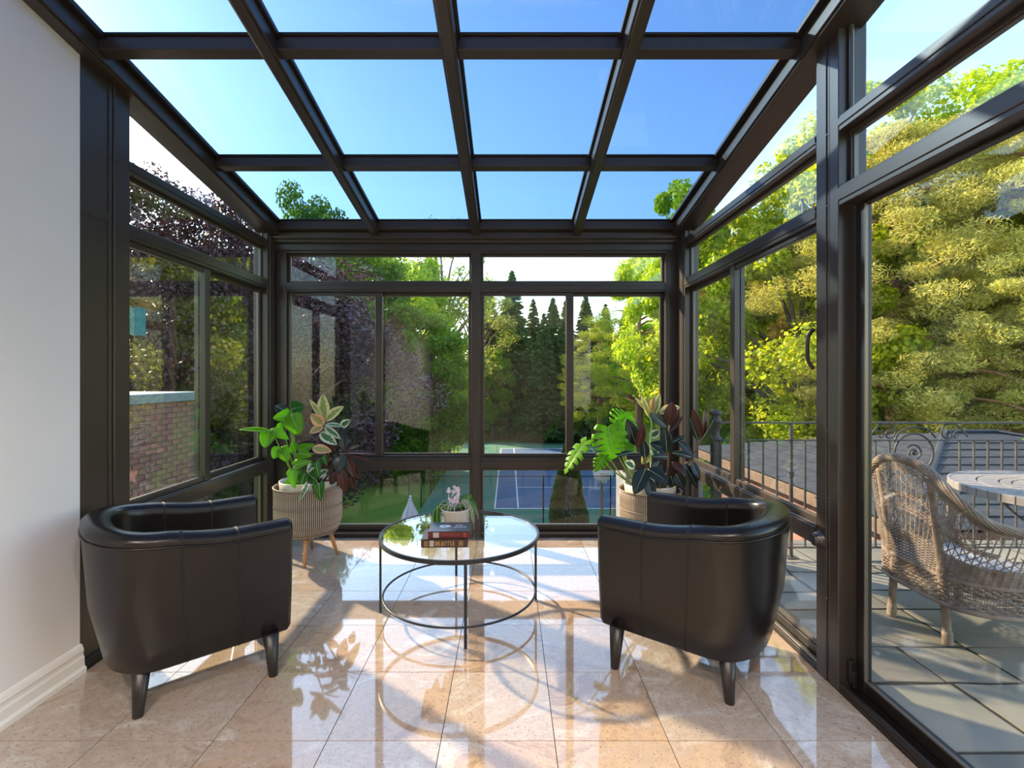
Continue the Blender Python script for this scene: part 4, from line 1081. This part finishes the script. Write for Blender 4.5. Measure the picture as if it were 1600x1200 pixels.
for k in range(54):
    o = obj('edge_stone', me, None, mt_); o.location.z = ZT; o.rotation_euler.z = 2*PI*k/54
for k in range(4):
    a = PI/2*k+.35+PI/4; c, s = math.cos(a), math.sin(a)
    def tp(r, z): return Vector((c*r, s*r, z))
    pts = cr([tp(.42,ZT-.05), tp(.36,ZT-.16), tp(.20,ZT-.32), tp(.14,ZT-.48), tp(.24,.12), tp(.42,.02), tp(.60,.03), tp(.66,.09), tp(.62,.145), tp(.55,.13), tp(.54,.085), tp(.58,.07)], 6)
    mb = MB(); e = Vector((-s, c, 0))*.024; vs = []
    for i, p in enumerate(pts):
        tng = (pts[min(i+1, len(pts)-1)]-pts[max(i-1, 0)]).normalized(); nn_ = tng.cross(e.normalized())*.004
        vs += [p+e+nn_, p-e+nn_, p-e-nn_, p+e-nn_]
    fs = [(i*4+j, i*4+(j+1) % 4, (i+1)*4+(j+1) % 4, (i+1)*4+j) for i in range(len(pts)-1) for j in range(4)]
    mb.add(vs, fs).build('leg', M['iron'], mt_)
MB().tube([(.15*math.cos(2*PI*k/24), .15*math.sin(2*PI*k/24), ZT-.46) for k in range(24)], .008, 6, closed=True).build('brace_ring', M['iron'], mt_, smooth=True)
tp_ = tag(empty('potted_plant', (3.80, 3.45, PZ+ZT)), 'green leafy plant standing on the mosaic table at the frame edge', 'plant')
MB().lathe([(0,0),(.07,0),(.09,.13),(.08,.13)], n=24).build('pot', M['potwhite'], tp_, smooth=True)
for (t_, wd) in (((-.22,-.1,.24), .07), ((-.12,.05,.30), .08), ((.1,-.1,.3), .08), ((.05,.15,.3), .08), ((-.15,-.18,.16), .07)):
    bq = Vector(t_)*.35+Vector((0,0,.17)); add_leaf(tp_, bq, t_, wd, 'h_lime', 'oval', (0,-.4,1), .15)
    stemtube(tp_, [(0,0,.1), bq*.6+Vector((0,0,.08)), bq], .004, .003, 'stem', 'petiole')

# ================================================================= BRICK WING (left)
bw = struct('wall_brick_wing')
WX, WY0, WY1, WZ = -4.80, 3.2, 7.5, 1.10
MB().box((WX-3.4, WY0, -6.3), (WX-.012, WY1-.012, WZ)).build('mortar_core', M['mortar'], bw)
MB().box((WX-3.5, WY0-.05, WZ), (WX+.05, WY1+.05, WZ+.13), .008).build('roof_edge', M['flashing'], bw)
br = MB().box((-.012, -.097, -.0325), (0, .097, .0325), .003).mesh('brick'); br.materials.append(M['brick'])
cnt = 0; restb = MB()
for row in range(60):
    z = WZ-.04-row*.077
    y = 7.5-.1-(.105 if row % 2 else 0)
    while y > 4.6:
        vis = (y > 6.05 and z > -.55)
        if vis and cnt < 295:
            o = obj('brick', br, None, bw); o.location = (WX+random.uniform(-.002,.002), y, z); cnt += 1
        elif z > -3: restb.box((WX-.012, y-.097, z-.0325), (WX, y+.097, z+.0325))
        y -= .21
restb.build('brick_field', M['brick'], bw)['kind'] = 'stuff'

# ================================================================= SLATE ROOF
sr = tag(empty('hipped_outbuilding', (9.05, 9.6, -6.3)), 'low outbuilding with a hipped grey slate roof just below the patio railing', 'building')
EX0, EX1, EY0, EY1, EZ, RZ_ = 4.95, 13.15, 6.0, 13.2, -.435, .365
RXa, RXb, RY = 8.55, 9.55, 9.6
O2 = Vector((9.05, 9.6, -6.3))
core = [Vector(p)-O2 for p in ((EX0,EY0,EZ),(EX1,EY0,EZ),(EX1,EY1,EZ),(EX0,EY1,EZ),(RXa,RY,RZ_),(RXb,RY,RZ_))]
MB().add(core, [(0,1,5,4),(1,2,5),(2,3,4,5),(3,0,4),(3,2,1,0)]).build('roof_deck', M['slate'], sr)
MB().box(Vector((EX0,EY0,EZ-.22))-O2, Vector((EX1,EY1,EZ-.02))-O2, .01).build('fascia', M['fascia'], sr)
MB().box(Vector((EX0+.4,EY0+.4,-6.3))-O2, Vector((EX1-.4,EY1-.4,EZ-.2))-O2).build('wall', M['brick'], sr)
def slate_slope(u0, u1, udir, org, vdir, ulen, inset):
    """courses up a slope; udir along the eave, vdir up the slope (3-D unit), inset(v) narrows the ends"""
    U, V = Vector(udir).normalized(), Vector(vdir); Lv = V.length; V = V.normalized(); Nn = U.cross(V).normalized()
    if Nn.z < 0: Nn = -Nn
    rows = int(Lv/.34)
    for r_ in range(rows):
        v0 = r_*.34; a = inset(v0/Lv); b = ulen-inset(v0/Lv) if inset else ulen
        u = a-random.uniform(0,.2); 
        while u < b:
            wd = random.uniform(.50, .70); ua_, ub_ = max(u, a), min(u+wd, b)
            if ub_-ua_ > .08:
                a2, b2 = inset(min(1, (v0+.34)/Lv)), ulen-inset(min(1, (v0+.34)/Lv))
                pts = [(ua_+.006, v0-.02), (ub_-.006, v0-.02), (min(max(ub_-.006, a2), b2), v0+.35), (max(min(ua_+.006, b2), a2), v0+.35)]
                lift = (.030+random.uniform(0,.006), .030+random.uniform(0,.006), .012, .012); vs = []
                for (pu, pv), l_ in zip(pts, lift): vs.append(Vector(org)+U*pu+V*pv+Nn*l_)
                for (pu, pv), l_ in zip(pts, lift): vs.append(Vector(org)+U*pu+V*pv+Nn*(l_-.014))
                MB().add(vs, [(0,1,2,3),(7,6,5,4),(0,4,5,1),(1,5,6,2),(2,6,7,3),(3,7,4,0)]).build('slate', M['slate'], sr)
            u += wd
hw_ = RXa-EX0
slate_slope(0, 1, (1,0,0), Vector((EX0,EY0,EZ))-O2, (0,RY-EY0,RZ_-EZ), EX1-EX0, lambda f: hw_*f)
slate_slope(0, 1, (0,1,0), Vector((EX0,EY0,EZ))-O2, (RXa-EX0,0,RZ_-EZ), EY1-EY0, lambda f: (RY-EY0)*f)
for a, b in (((EX0,EY0,EZ),(RXa,RY,RZ_)), ((RXa,RY,RZ_),(RXb,RY,RZ_)), ((RXb,RY,RZ_),(EX1,EY0,EZ))):
    MB().tube([Vector(a)-O2+Vector((0,0,.03)), Vector(b)-O2+Vector((0,0,.03))], .05, 6, flat=.6).build('ridge_cap', M['slate'], sr)

# ================================================================= GROUND, COURT, FENCE
GZ = -6.3
def gz(x, y):
    s = min(1, max(0, (x-13)/6)); s = s*s*(3-2*s); q = min(1, max(0, (-x-16)/14)); q = q*q*(3-2*q)
    return GZ+4.9*s*min(1, max(.0, 1-(y-60)/60))+2.5*q
vs = []; fs = []; nx, ny = 90, 70
for j in range(ny+1):
    for i in range(nx+1):
        x = -120+240*i/nx; y = -30+190*j/ny; vs.append((x, y, gz(x, y)-.02+.15*math.sin(x*.13)*math.cos(y*.11)*(0 if (-8 < x < 14 and y < 58) else 1)))
for j in range(ny):
    for i in range(nx): a = j*(nx+1)+i; fs.append((a, a+1, a+nx+2, a+nx+1))
gr = MB().add(vs, fs).build('ground', M['lawn'], None, smooth=True); gr['kind'] = 'structure'
MB().box((-2.3, -1, GZ), (1.7, 4.56, -.12)).build('foundation', M['brick'], struct('wall_foundation'))
CX0 = (773-795)/F*28.6; 
co = tag(empty('tennis_court', (0, 0, GZ)), 'blue tennis court with white lines and green surround below the back windows', 'tennis court')
MB().box((-5.1, 25.6, -.05), (16.5, 58, .03)).build('green_surround', M['courtgreen'], co)
MB().box((CX0, 28.6, .03), (CX0+10.97, 52.4, .04)).build('blue_surface', M['court'], co)
def ln(x0, y0, x1, y1): MB().box((x0, y0, .04), (x1, y1, .046)).build('court_line', M['line'], co)
w5 = .09
for x in (CX0, CX0+1.37, CX0+9.6, CX0+10.97): ln(x-w5/2, 28.6, x+w5/2, 52.4)
for y in (28.6, 52.4): ln(CX0, y-w5/2-.03, CX0+10.97, y+w5/2+.03)
for y in (34.09, 46.9): ln(CX0+1.37, y-w5/2, CX0+9.6, y+w5/2)
ln(CX0+5.485-w5/2, 34.09, CX0+5.485+w5/2, 46.9)
nt = tag(empty('court_net', (CX0+5.485, 40.5, GZ+.04)), 'tennis net stretched across the middle of the blue court', 'net')
for x in (-6.4, 6.4): MB().tube([(x,0,0),(x,0,1.07)], .05, 8).build('net_post', M['iron'], nt)
mb = MB()
for k in range(86): x = -6.4+12.8*k/85; mb.box((x-.006,-.004,.02), (x+.006,.004,.95))
for k in range(8): mb.box((-6.4,-.004,.02+k*.12), (6.4,.004,.03+k*.12))
mb.build('netting', M['gasket'], nt)['kind'] = 'stuff'
MB().box((-6.4,-.02,.93), (6.4,.02,1.0)).build('net_band', M['line'], nt)
fe = tag(empty('court_fence', (-5.2, 25.5, GZ)), 'tall black chain link fence around the tennis court', 'fence')
FH = 2.56
def fence_run(a, b, step):
    a, b = Vector(a), Vector(b); d = (b-a); n = max(1, round(d.length/step)); d.normalize()
    for k in range(n+1):
        p = a.lerp(b, k/n); MB().tube([(p.x,p.y,0),(p.x,p.y,FH+.05)], .038, 8).build('fence_post', M['gasket'], fe)
    for z in (FH, .08): MB().tube([(a.x,a.y,z),(b.x,b.y,z)], .024, 6).build('fence_rail', M['gasket'], fe)
    mb = MB(); Ln = (b-a).length; st_ = .16
    q = Vector((d.y, -d.x, 0))*.002
    for k in range(-int(FH/st_), int(Ln/st_)+1):
        for sg in (1, -1):
            s0 = k*st_ if sg > 0 else k*st_+FH; s1 = s0+sg*FH
            if min(s0, s1) < 0 or max(s0, s1) > Ln: continue
            p0 = a+d*s0; p1 = a+d*s1; e = Vector((0,0,.004))
            mb.add([p0-e, p0+e, p1+Vector((0,0,FH))+e, p1+Vector((0,0,FH))-e], [(0,1,2,3)])
    mb.build('wire_mesh', M['gasket'], fe)['kind'] = 'stuff'
fence_run((0,0,0), (21.0,0,0), 3.5); fence_run((0,3.5,0), (0,31.5,0), 3.5); fence_run((0,31.5,0), (21,31.5,0), 3.5)
# basketball hoop on the court side
bh = tag(empty('basketball_hoop', (5.05, 26.6, GZ)), 'basketball hoop with pale fan shaped backboard beside the court fence', 'basketball hoop')
MB().tube(cr([(.0,0,0),(.0,0,2.0),(-.05,-.3,2.5)], 6), .06, 10).build('pole', mat('orange_pole', (.55,.25,.07), .5), bh, smooth=True)
fan = [(math.cos(a)*.62, math.sin(a)*.42) for a in [PI*k/16 for k in range(17)]]; fan = [(x, z+.55) for x, z in fan]+[(-.5, 0), (-.25,-.15), (.25,-.15), (.5, 0)]
MB().add([(x,-.42,z+2.35) for x, z in fan]+[(x,-.38,z+2.35) for x, z in fan], [tuple(range(21)), tuple(range(21,42))[::-1]]+[(i,(i+1) % 21,(i+1) % 21+21,i+21) for i in range(21)]).build('backboard', mat('backboard_white', (.7,.74,.78), .4), bh)
MB().tube([(.23*math.cos(2*PI*k/24), -.68+.23*math.sin(2*PI*k/24), 2.55) for k in range(24)], .014, 6, closed=True).build('rim', mat('rim_orange', (.6,.2,.05), .5), bh, smooth=True)
mb = MB()
for k in range(12):
    a, b2 = 2*PI*k/12, 2*PI*(k+1)/12
    for s_, e_ in ((a, b2), (b2, a)): mb.tube([(.22*math.cos(s_), -.68+.22*math.sin(s_), 2.54), (.13*math.cos(e_), -.68+.13*math.sin(e_), 2.12)], .012, 4)
mb.build('net', M['line'], bh)
# folded parasol on the lower terrace
MB().box((-9, 4.7, -3.4), (-1.0, 13.5, -3.2)).build('lower_terrace', M['stonepier'], struct('terrace'))
MB().box((-8.9, 4.8, -6.3), (-1.1, 13.4, -3.4)).build('terrace_wall', M['brick'], bpy.data.objects['terrace'])
pa = tag(empty('folded_parasol', ((641-795)/F*10, 10, -3.2)), 'closed pale grey patio parasol with a knobbed tip on the lower terrace', 'parasol')
MB().tube([(0,0,0),(0,0,2.16)], .025, 10).build('pole', M['fascia'], pa, smooth=True)
MB().lathe([(0,0),(.3,0),(.3,.06),(.05,.09),(0,.09)], n=24).build('base', M['stonepier'], pa)
vs = []; n = 48
for (r, z) in ((.03,2.14),(.06,2.05),(.12,1.90),(.18,1.70),(.20,1.45),(.17,.9)):
    for k in range(n): f = r*(1+.16*(1 if k % 6 < 3 else -1)*min(1, r*8)); vs.append((f*math.cos(2*PI*k/n), f*math.sin(2*PI*k/n), z))
MB().add(vs, [(i*n+k, i*n+(k+1) % n, (i+1)*n+(k+1) % n, (i+1)*n+k) for i in range(5) for k in range(n)]).build('canopy', M['parasol'], pa, smooth=True)
MB().lathe([(0,2.24),(.025,2.22),(.03,2.195),(.015,2.175),(.04,2.16),(.045,2.14),(0,2.12)], n=16).build('finial', M['parasol'], pa, smooth=True)

# ================================================================= TREES
rng = np.random.default_rng(4)
def quads(name, P4, m):
    n = len(P4); me = bpy.data.meshes.new(name)
    me.vertices.add(n*4); me.vertices.foreach_set('co', P4.reshape(-1).astype(np.float32))
    me.loops.add(n*4); me.loops.foreach_set('vertex_index', np.arange(n*4, dtype=np.int32))
    me.polygons.add(n); me.polygons.foreach_set('loop_start', np.arange(0, n*4, 4, dtype=np.int32)); me.polygons.foreach_set('loop_total', np.full(n, 4, dtype=np.int32))
    me.update(calc_edges=True); me.materials.append(m); return me
def leafquads(C, D, Nn, ln, wd):
    """C centres, D leaf direction, Nn normal; lens-shaped quad"""
    D = D/np.linalg.norm(D, axis=1)[:, None]; S = np.cross(D, Nn); S /= np.linalg.norm(S, axis=1)[:, None]+1e-9
    ln = np.broadcast_to(np.asarray(ln), (len(C),))[:, None]; wd = np.broadcast_to(np.asarray(wd), (len(C),))[:, None]
    return np.stack([C-D*ln/2, C+S*wd/2, C+D*ln/2, C-S*wd/2], 1)
def unit(n): v = rng.normal(size=(n, 3)); return v/np.linalg.norm(v, axis=1)[:, None]
def decid(name, H, R, z0, nb, nl, size, m, trunk='bark', br=.9, squash=.8, open_=.0, seed=0, top=None):
    rng_ = np.random.default_rng(seed+100); global rng; rng = rng_
    cz = (H+z0)/2; hz = (H-z0)/2
    d = unit(nb); rad = rng.uniform(.35, .98, nb)**.6
    B = d*rad[:, None]*np.array([R, R, hz]); B[:, 2] += cz
    w_ = 1-.25*np.clip((B[:, 2]-cz)/hz, 0, 1); B[:, :2] *= w_[:, None]
    br_ = rng.uniform(.55, 1.15, nb)*br
    idx = rng.integers(0, nb, nl); dd = unit(nl); r = rng.uniform(0, 1, nl)**.33*(1-open_*rng.uniform(0, 1, nl))
    off = dd*(r*br_[idx])[:, None]; off[:, 2] *= squash
    C = B[idx]+off
    Nn = dd*.5+unit(nl)*.7+np.array([0, 0, .5]); Nn /= np.linalg.norm(Nn, axis=1)[:, None]
    D = np.cross(Nn, unit(nl)); s = size*rng.uniform(.6, 1.3, nl)
    me = quads(name+'_foliage', leafquads(C, D, Nn, s, s*.75), m)
    tk = MB(); r0 = H*.018+.08
    tk.tube([(0,0,-.5),(0,0,H*.2),(.02*H,0,H*.5),(0,.01*H,H*.9)], [r0*1.2, r0, r0*.6, .04], 10)
    random.seed(seed)
    for k in range(min(nb, 26)):
        b = Vector(B[k]); h = max(H*.15, min(b.z*.62, H*.7)); a = Vector((0.015*h, 0, h)); mid = a.lerp(b, .5)+Vector((0,0,.05*H))
        tk.tube(cr([a, mid, b], 3), [r0*.38, r0*.3, r0*.25, r0*.2, r0*.15, r0*.1, r0*.06][:7], 6)
    return me, tk.mesh(name+'_trunk', True), trunk
def spruce(name, H, R, nbr, per, m, seed=0, ns=(.30, .10)):
    global rng; rng = np.random.default_rng(seed)
    t = rng.uniform(.04, 1, nbr)**.9; z = H*t; L_ = R*(1-t)**.85*rng.uniform(.75, 1.1, nbr)+.08
    az = rng.uniform(0, 2*PI, nbr)
    bi = np.repeat(np.arange(nbr), per); s = rng.uniform(.12, 1, nbr*per)
    r = L_[bi]*s; droop = -.35*r+.22*r*r/(L_[bi]+.1)
    side_ = rng.normal(0, .13, nbr*per)*(1.15-s)*L_[bi]; ca, sa = np.cos(az[bi]), np.sin(az[bi])
    C = np.stack([ca*r-sa*side_, sa*r+ca*side_, z[bi]+droop-rng.uniform(0, .22, nbr*per)*L_[bi]*.5], 1)
    D = np.stack([ca, sa, np.full_like(ca, -.55)], 1)+unit(nbr*per)*.55
    Nn = unit(nbr*per)+np.array([0,0,.6]); sz = rng.uniform(.7, 1.3, nbr*per)
    me = quads(name+'_foliage', leafquads(C, D, Nn, ns[0]*sz, ns[1]*sz), m)
    tk = MB().tube([(0,0,-.5),(0,0,H*.98)], [H*.016+.05, .02], 8)
    return me, tk.mesh(name+'_trunk', True), 'bark'
def pine(name, H, R, z0, npad, per, m, seed=0, size=.20, padr=1.0, droop=.15, trunk='pinebark'):
    global rng; rng = np.random.default_rng(seed)
    t = rng.uniform(0, 1, npad); z = z0+(H-z0)*t; az = rng.uniform(0, 2*PI, npad)
    env = np.where(t > .55, 1-(t-.55)/.52, .75+.45*t); rr = R*env*rng.uniform(.25, 1, npad)**.6
    B = np.stack([np.cos(az)*rr, np.sin(az)*rr, z-droop*rr], 1); pr_ = padr*rng.uniform(.6, 1.25, npad)
    n = npad*per; bi = np.repeat(np.arange(npad), per); dd = unit(n); q = rng.uniform(0, 1, n)**.4
    off = dd*(q*pr_[bi])[:, None]; off[:, 2] *= .6
    rad = np.stack([np.cos(az), np.sin(az), np.zeros(npad)], 1)[bi]; off += rad*(np.sum(off*rad, 1)*.2)[:, None]
    C = B[bi]+off; D = rad*.5+unit(n)*.8+np.array([0,0,.35]); sz = size*rng.uniform(.6, 1.3, n)
    me = quads(name+'_foliage', leafquads(C, D, unit(n), sz*1.15, sz*.24), m)
    tk = MB(); r0 = H*.014+.10; tk.tube([(0,0,-.5),(.1,0,H*.4),(0,.1,H*.97)], [r0*1.15, r0*.85, .05], 10)
    for k in range(min(npad, 46)):
        b = Vector(B[k]); a = Vector((0, 0, max(.5, b.z-.25*Vector((b.x,b.y)).length)))
        tk.tube(cr([a, a.lerp(b, .5)+Vector((0,0,.25)), b], 2), [r0*.32, r0*.26, r0*.2, r0*.14, r0*.05], 5)
    return me, tk.mesh(name+'_trunk', True), trunk
def thuja(name, H, R, n, m, seed=0):
    global rng; rng = np.random.default_rng(seed)
    t = rng.uniform(0, 1, n); az = rng.uniform(0, 2*PI, n); env = R*np.minimum(1, (1-t)**.75*1.15+.02)*(1-.0*t)
    r = env*rng.uniform(.72, 1.03, n)*(1+.08*np.sin(az*5+t*11))
    C = np.stack([np.cos(az)*r, np.sin(az)*r, H*t], 1); rad = np.stack([np.cos(az), np.sin(az), np.zeros(n)], 1)
    D = np.array([0,0,1.])+rad*.35+unit(n)*.35; Nn = np.cross(D, rad)+unit(n)*.4
    me = quads(name+'_foliage', leafquads(C, D, Nn, .16*rng.uniform(.6,1.3,n), .07), m)
    return me, MB().tube([(0,0,-.3),(0,0,H*.9)], [.09,.02], 6).mesh(name+'_trunk', True), 'bark'
K = {
 'copper': decid('copper', 17.5, 7.6, 1.5, 150, 90000, .19, M['f_copper'], br=1.5, seed=1),
 'green': decid('green', 16, 5.5, 2.5, 90, 50000, .26, M['f_green'], br=1.3, seed=2),
 'yellow': decid('yellow', 16, 5.5, 5.0, 90, 50000, .24, M['f_yellow'], br=1.25, seed=3, open_=.2),
 'maple': decid('maple', 17, 6.2, 1.0, 120, 70000, .20, M['f_yellow'], br=1.15, seed=8, open_=.2),
 'birch': decid('birch', 18, 5.0, 4, 80, 13000, .22, M['f_sparse'], br=1.2, seed=4, open_=.4),
 'bush': decid('bush', 3.4, 2.0, .0, 30, 12000, .16, M['f_green'], br=.7, seed=5),
 'spruce': spruce('spruce', 20, 4.3, 760, 60, M['f_spruce'], 6, (.46, .15)),
 'spruce2': spruce('spruce_b', 20, 3.7, 640, 66, M['f_spruce'], 7, (.44, .14)),
 'pine': pine('pine', 17, 5.6, 2.0, 340, 500, M['f_pine'], 9, .155, .68),
 'pine2': pine('pine_b', 17, 4.6, 5.0, 130, 480, M['f_larch'], 10, .18, .8),
 'thuja': thuja('thuja', 4.7, .92, 20000, M['f_thuja'], 12),
}
def tree(kind, x, y, s, name, label, group=None, rot=None, sz=None, z=None, fol=None):
    me, tk, tm = K[kind]
    t = tag(empty(name, (x, y, gz(x, y) if z is None else z), random.uniform(0, 6.28) if rot is None else rot), label, 'tree', group)
    t.scale = (s, s, sz or s)
    f = obj('foliage', me, None, t); f['kind'] = 'stuff'
    obj('trunk', tk, M[tm], t)
    return t
random.seed(31)
tree('copper', -10.6, 22.8, .92, 'copper_beech', 'large copper beech with dark purple leaves filling the left half of the back windows', rot=.4, sz=.80)
tree('copper', -12.6, 19.0, .68, 'copper_beech', 'purple leaved beech with sunlit tips showing above the brick wing', rot=2.1, sz=.88)
tree('birch', -13.5, 8.6, .5, 'birch', 'unseen open birch added left of the sunroom to dapple the sunlight', sz=1.0)  # added out of view, thins and dapples the sun entering the room
tree('thuja', (888-795)/F*24.4, 24.4, 1.0, 'columnar_cedar', 'clipped conical green cedar in front of the tennis court fence', rot=1)
# spruce row beyond the court (pixel column, top pixel row, distance)
row = ((768,462,63),(800,424,62),(833,468,66),(864,466,60),(884,470,64),(915,462,58),(946,476,60),(975,508,66),(742,500,66),(716,520,68),(850,490,58),(930,505,64))
for i, (px, py, Y) in enumerate(row):
    H = EYE+(588-py)/F*Y-GZ; kd = 'spruce' if i % 2 else 'spruce2'
    s = H/20
    lb = 'tallest pointed spruce of the dark row beyond the tennis court' if i == 1 else 'dark green spruce in the row beyond the tennis court'
    tree(kd, (px-795)/F*Y, Y, s*1.12, 'spruce', lb, None if i == 1 else 'spruces beyond the tennis court', sz=s)
# left of the row: green maple, yellow tree, sparse birch
tree('green', -11.5, 36, 1.05, 'green_maple', 'bright green maple rising behind the copper beech', sz=1.12)
tree('green', -14.0, 34, .75, 'green_maple', 'dark crowned maple whose top shows through the roof glass at left', sz=1.29)
tree('yellow', -11.0, 47, 1.1, 'yellow_maple', 'golden green tree behind the bright green maple', sz=1.35)
tree('green', -6.2, 38, .80, 'green_maple', 'rounded green tree beside the sparse birch', sz=.78)
tree('birch', -7.0, 50, 1.15, 'birch', 'thin airy birch with bare branches against the white sky', sz=1.35)
tree('birch', -3.9, 58, 1.1, 'birch', 'airy birch just left of the spruce row', sz=1.1)
tree('yellow', -5.6, 46, .50, 'young_maple', 'low yellow green tree in front of the birches', sz=.62)
tree('green', -2.0, 59, .5, 'green_maple', 'fresh green tree at the left end of the spruce row', sz=.7)
for (x, y, s) in ((-7.0,36.5,1.1),(-9.6,35.0,1.2),(-11.8,33,1.2),(-16,31,1.3),(-6.9,42,1.2),(-20,27,1.3),(-7.5,47,1.3)):
    tree('bush', x, y, s, 'shrub', 'leafy green shrub on the lawn edge left of the court fence', 'shrubs left of the court fence')
# right of the row: larches/pines by the court
tree('pine2', 10.6, 40, .98, 'larch', 'tall sunny larch with bare lower trunk right of the spruces', sz=1.03)
tree('pine2', 13.6, 37, 1.05, 'larch', 'golden pine behind the back corner post', sz=1.1)
tree('pine2', 8.8, 47, .85, 'larch', 'slim pine with dark trunk behind the tall larch', sz=.78)
tree('yellow', 8.6, 23.9, .62, 'yellow_maple', 'overhanging yellow green tree at the top of the back right window', sz=1.07)
tree('maple', 12.8, 21.5, 1.0, 'sunlit_maple', 'sunlit yellow green maple filling the far end of the window wall', sz=1.02)
tree('maple', 17.0, 24, 1.0, 'sunlit_maple', 'tall sunlit maple above the transoms of the window wall', sz=1.10)
tree('maple', 22.5, 23, 1.0, 'sunlit_maple', 'feathery maple top above the sliding door', sz=1.04)
tree('birch', 25.0, 21.5, 1.0, 'birch', 'bare twigged birch above the sliding door', sz=.8)
tree('pine', 14.6, 18.6, .95, 'pine', 'broad pine with drooping boughs seen through the wide window pane', sz=.84, z=-3.6)
tree('pine', 19.5, 20.5, 1.1, 'scots_pine', 'big warm lit pine filling the sliding door pane', sz=.80)
tree('pine', 17.6, 16.0, .82, 'scots_pine', 'near pine with reddish trunk at the edge of the sliding door', sz=.78, z=-2.6)
tree('pine', 22.5, 16.0, .95, 'scots_pine', 'pine beyond the frame edge behind the patio table', sz=.75)
for i, (x, y) in enumerate(((20,31),(26,27),(31,33),(24,37),(17,33),(36,26),(30,20),(15,44),(22,48),(19,40))):
    tree(('pine','green','pine','maple')[i % 4], x, y, random.uniform(.9,1.1), 'woodland_tree', 'tree in the sunny wood behind the pines on the patio side', 'woodland behind the patio pines', sz=random.uniform(.72,.9))
for (x, y, s) in ((16.5,25,1.1),(20,27,1.2),(24,25,1.3),(13.5,28,1.2),(28,24,1.3),(17.5,29,1.2),(33,30,1.4),(22.5,30,1.2),(16.8,36,1.5)):
    tree('bush', x, y, s, 'shrub', 'sunny shrub under the patio side pines', 'shrubs under the pines')
# distant wood
random.seed(77)
for i in range(26):
    a = math.radians(-62+i*5.0); d = random.uniform(70, 92); x, y = math.sin(a)*d, math.cos(a)*d
    kd = random.choice(('green','spruce','yellow','green')); s = random.uniform(.8, 1.05)
    if -18 < x < 22: s *= .80
    tree(kd, x, y, s, 'distant_tree', 'distant woodland tree behind the garden', 'distant woodland around the garden', sz=s*random.uniform(.85,.95))
for (x, y, s) in ((-26,34,1.0),(-34,30,.9),(-24,46,1.1),(-40,44,1.0)):
    tree('green', x, y, s, 'garden_tree', 'large green tree far left beyond the brick wing', 'trees beyond the brick wing')
# low planting along the wood edge beyond the court
for i in range(14):
    x = -10+i*2.4; tree('bush', x, 60.5+random.uniform(-1,1), random.uniform(.8,1.2), 'hedge_shrub', 'low shrub at the foot of the spruce row', 'shrubs at the foot of the spruces', )

# ordinal labels, counted from the left as seen from the room
ORD = ['first','second','third','fourth','fifth','sixth','seventh','eighth','ninth','tenth','eleventh','twelfth']
for grp, txt in (('spruces beyond the tennis court', '%s from the left of the shorter dark green spruces beyond the tennis court'),
                 ('shrubs left of the court fence', '%s leafy shrub from the left on the lawn edge beside the court fence'),
                 ('woodland behind the patio pines', '%s tree from the left in the sunny wood behind the patio side pines'),
                 ('shrubs under the pines', '%s sunny shrub from the left under the patio side pines')):
    g_ = sorted([o for o in bpy.data.objects if o.get('group') == grp], key=lambda o: o.location.x/o.location.y)
    for o, w_ in zip(g_, ORD): o['label'] = txt % w_
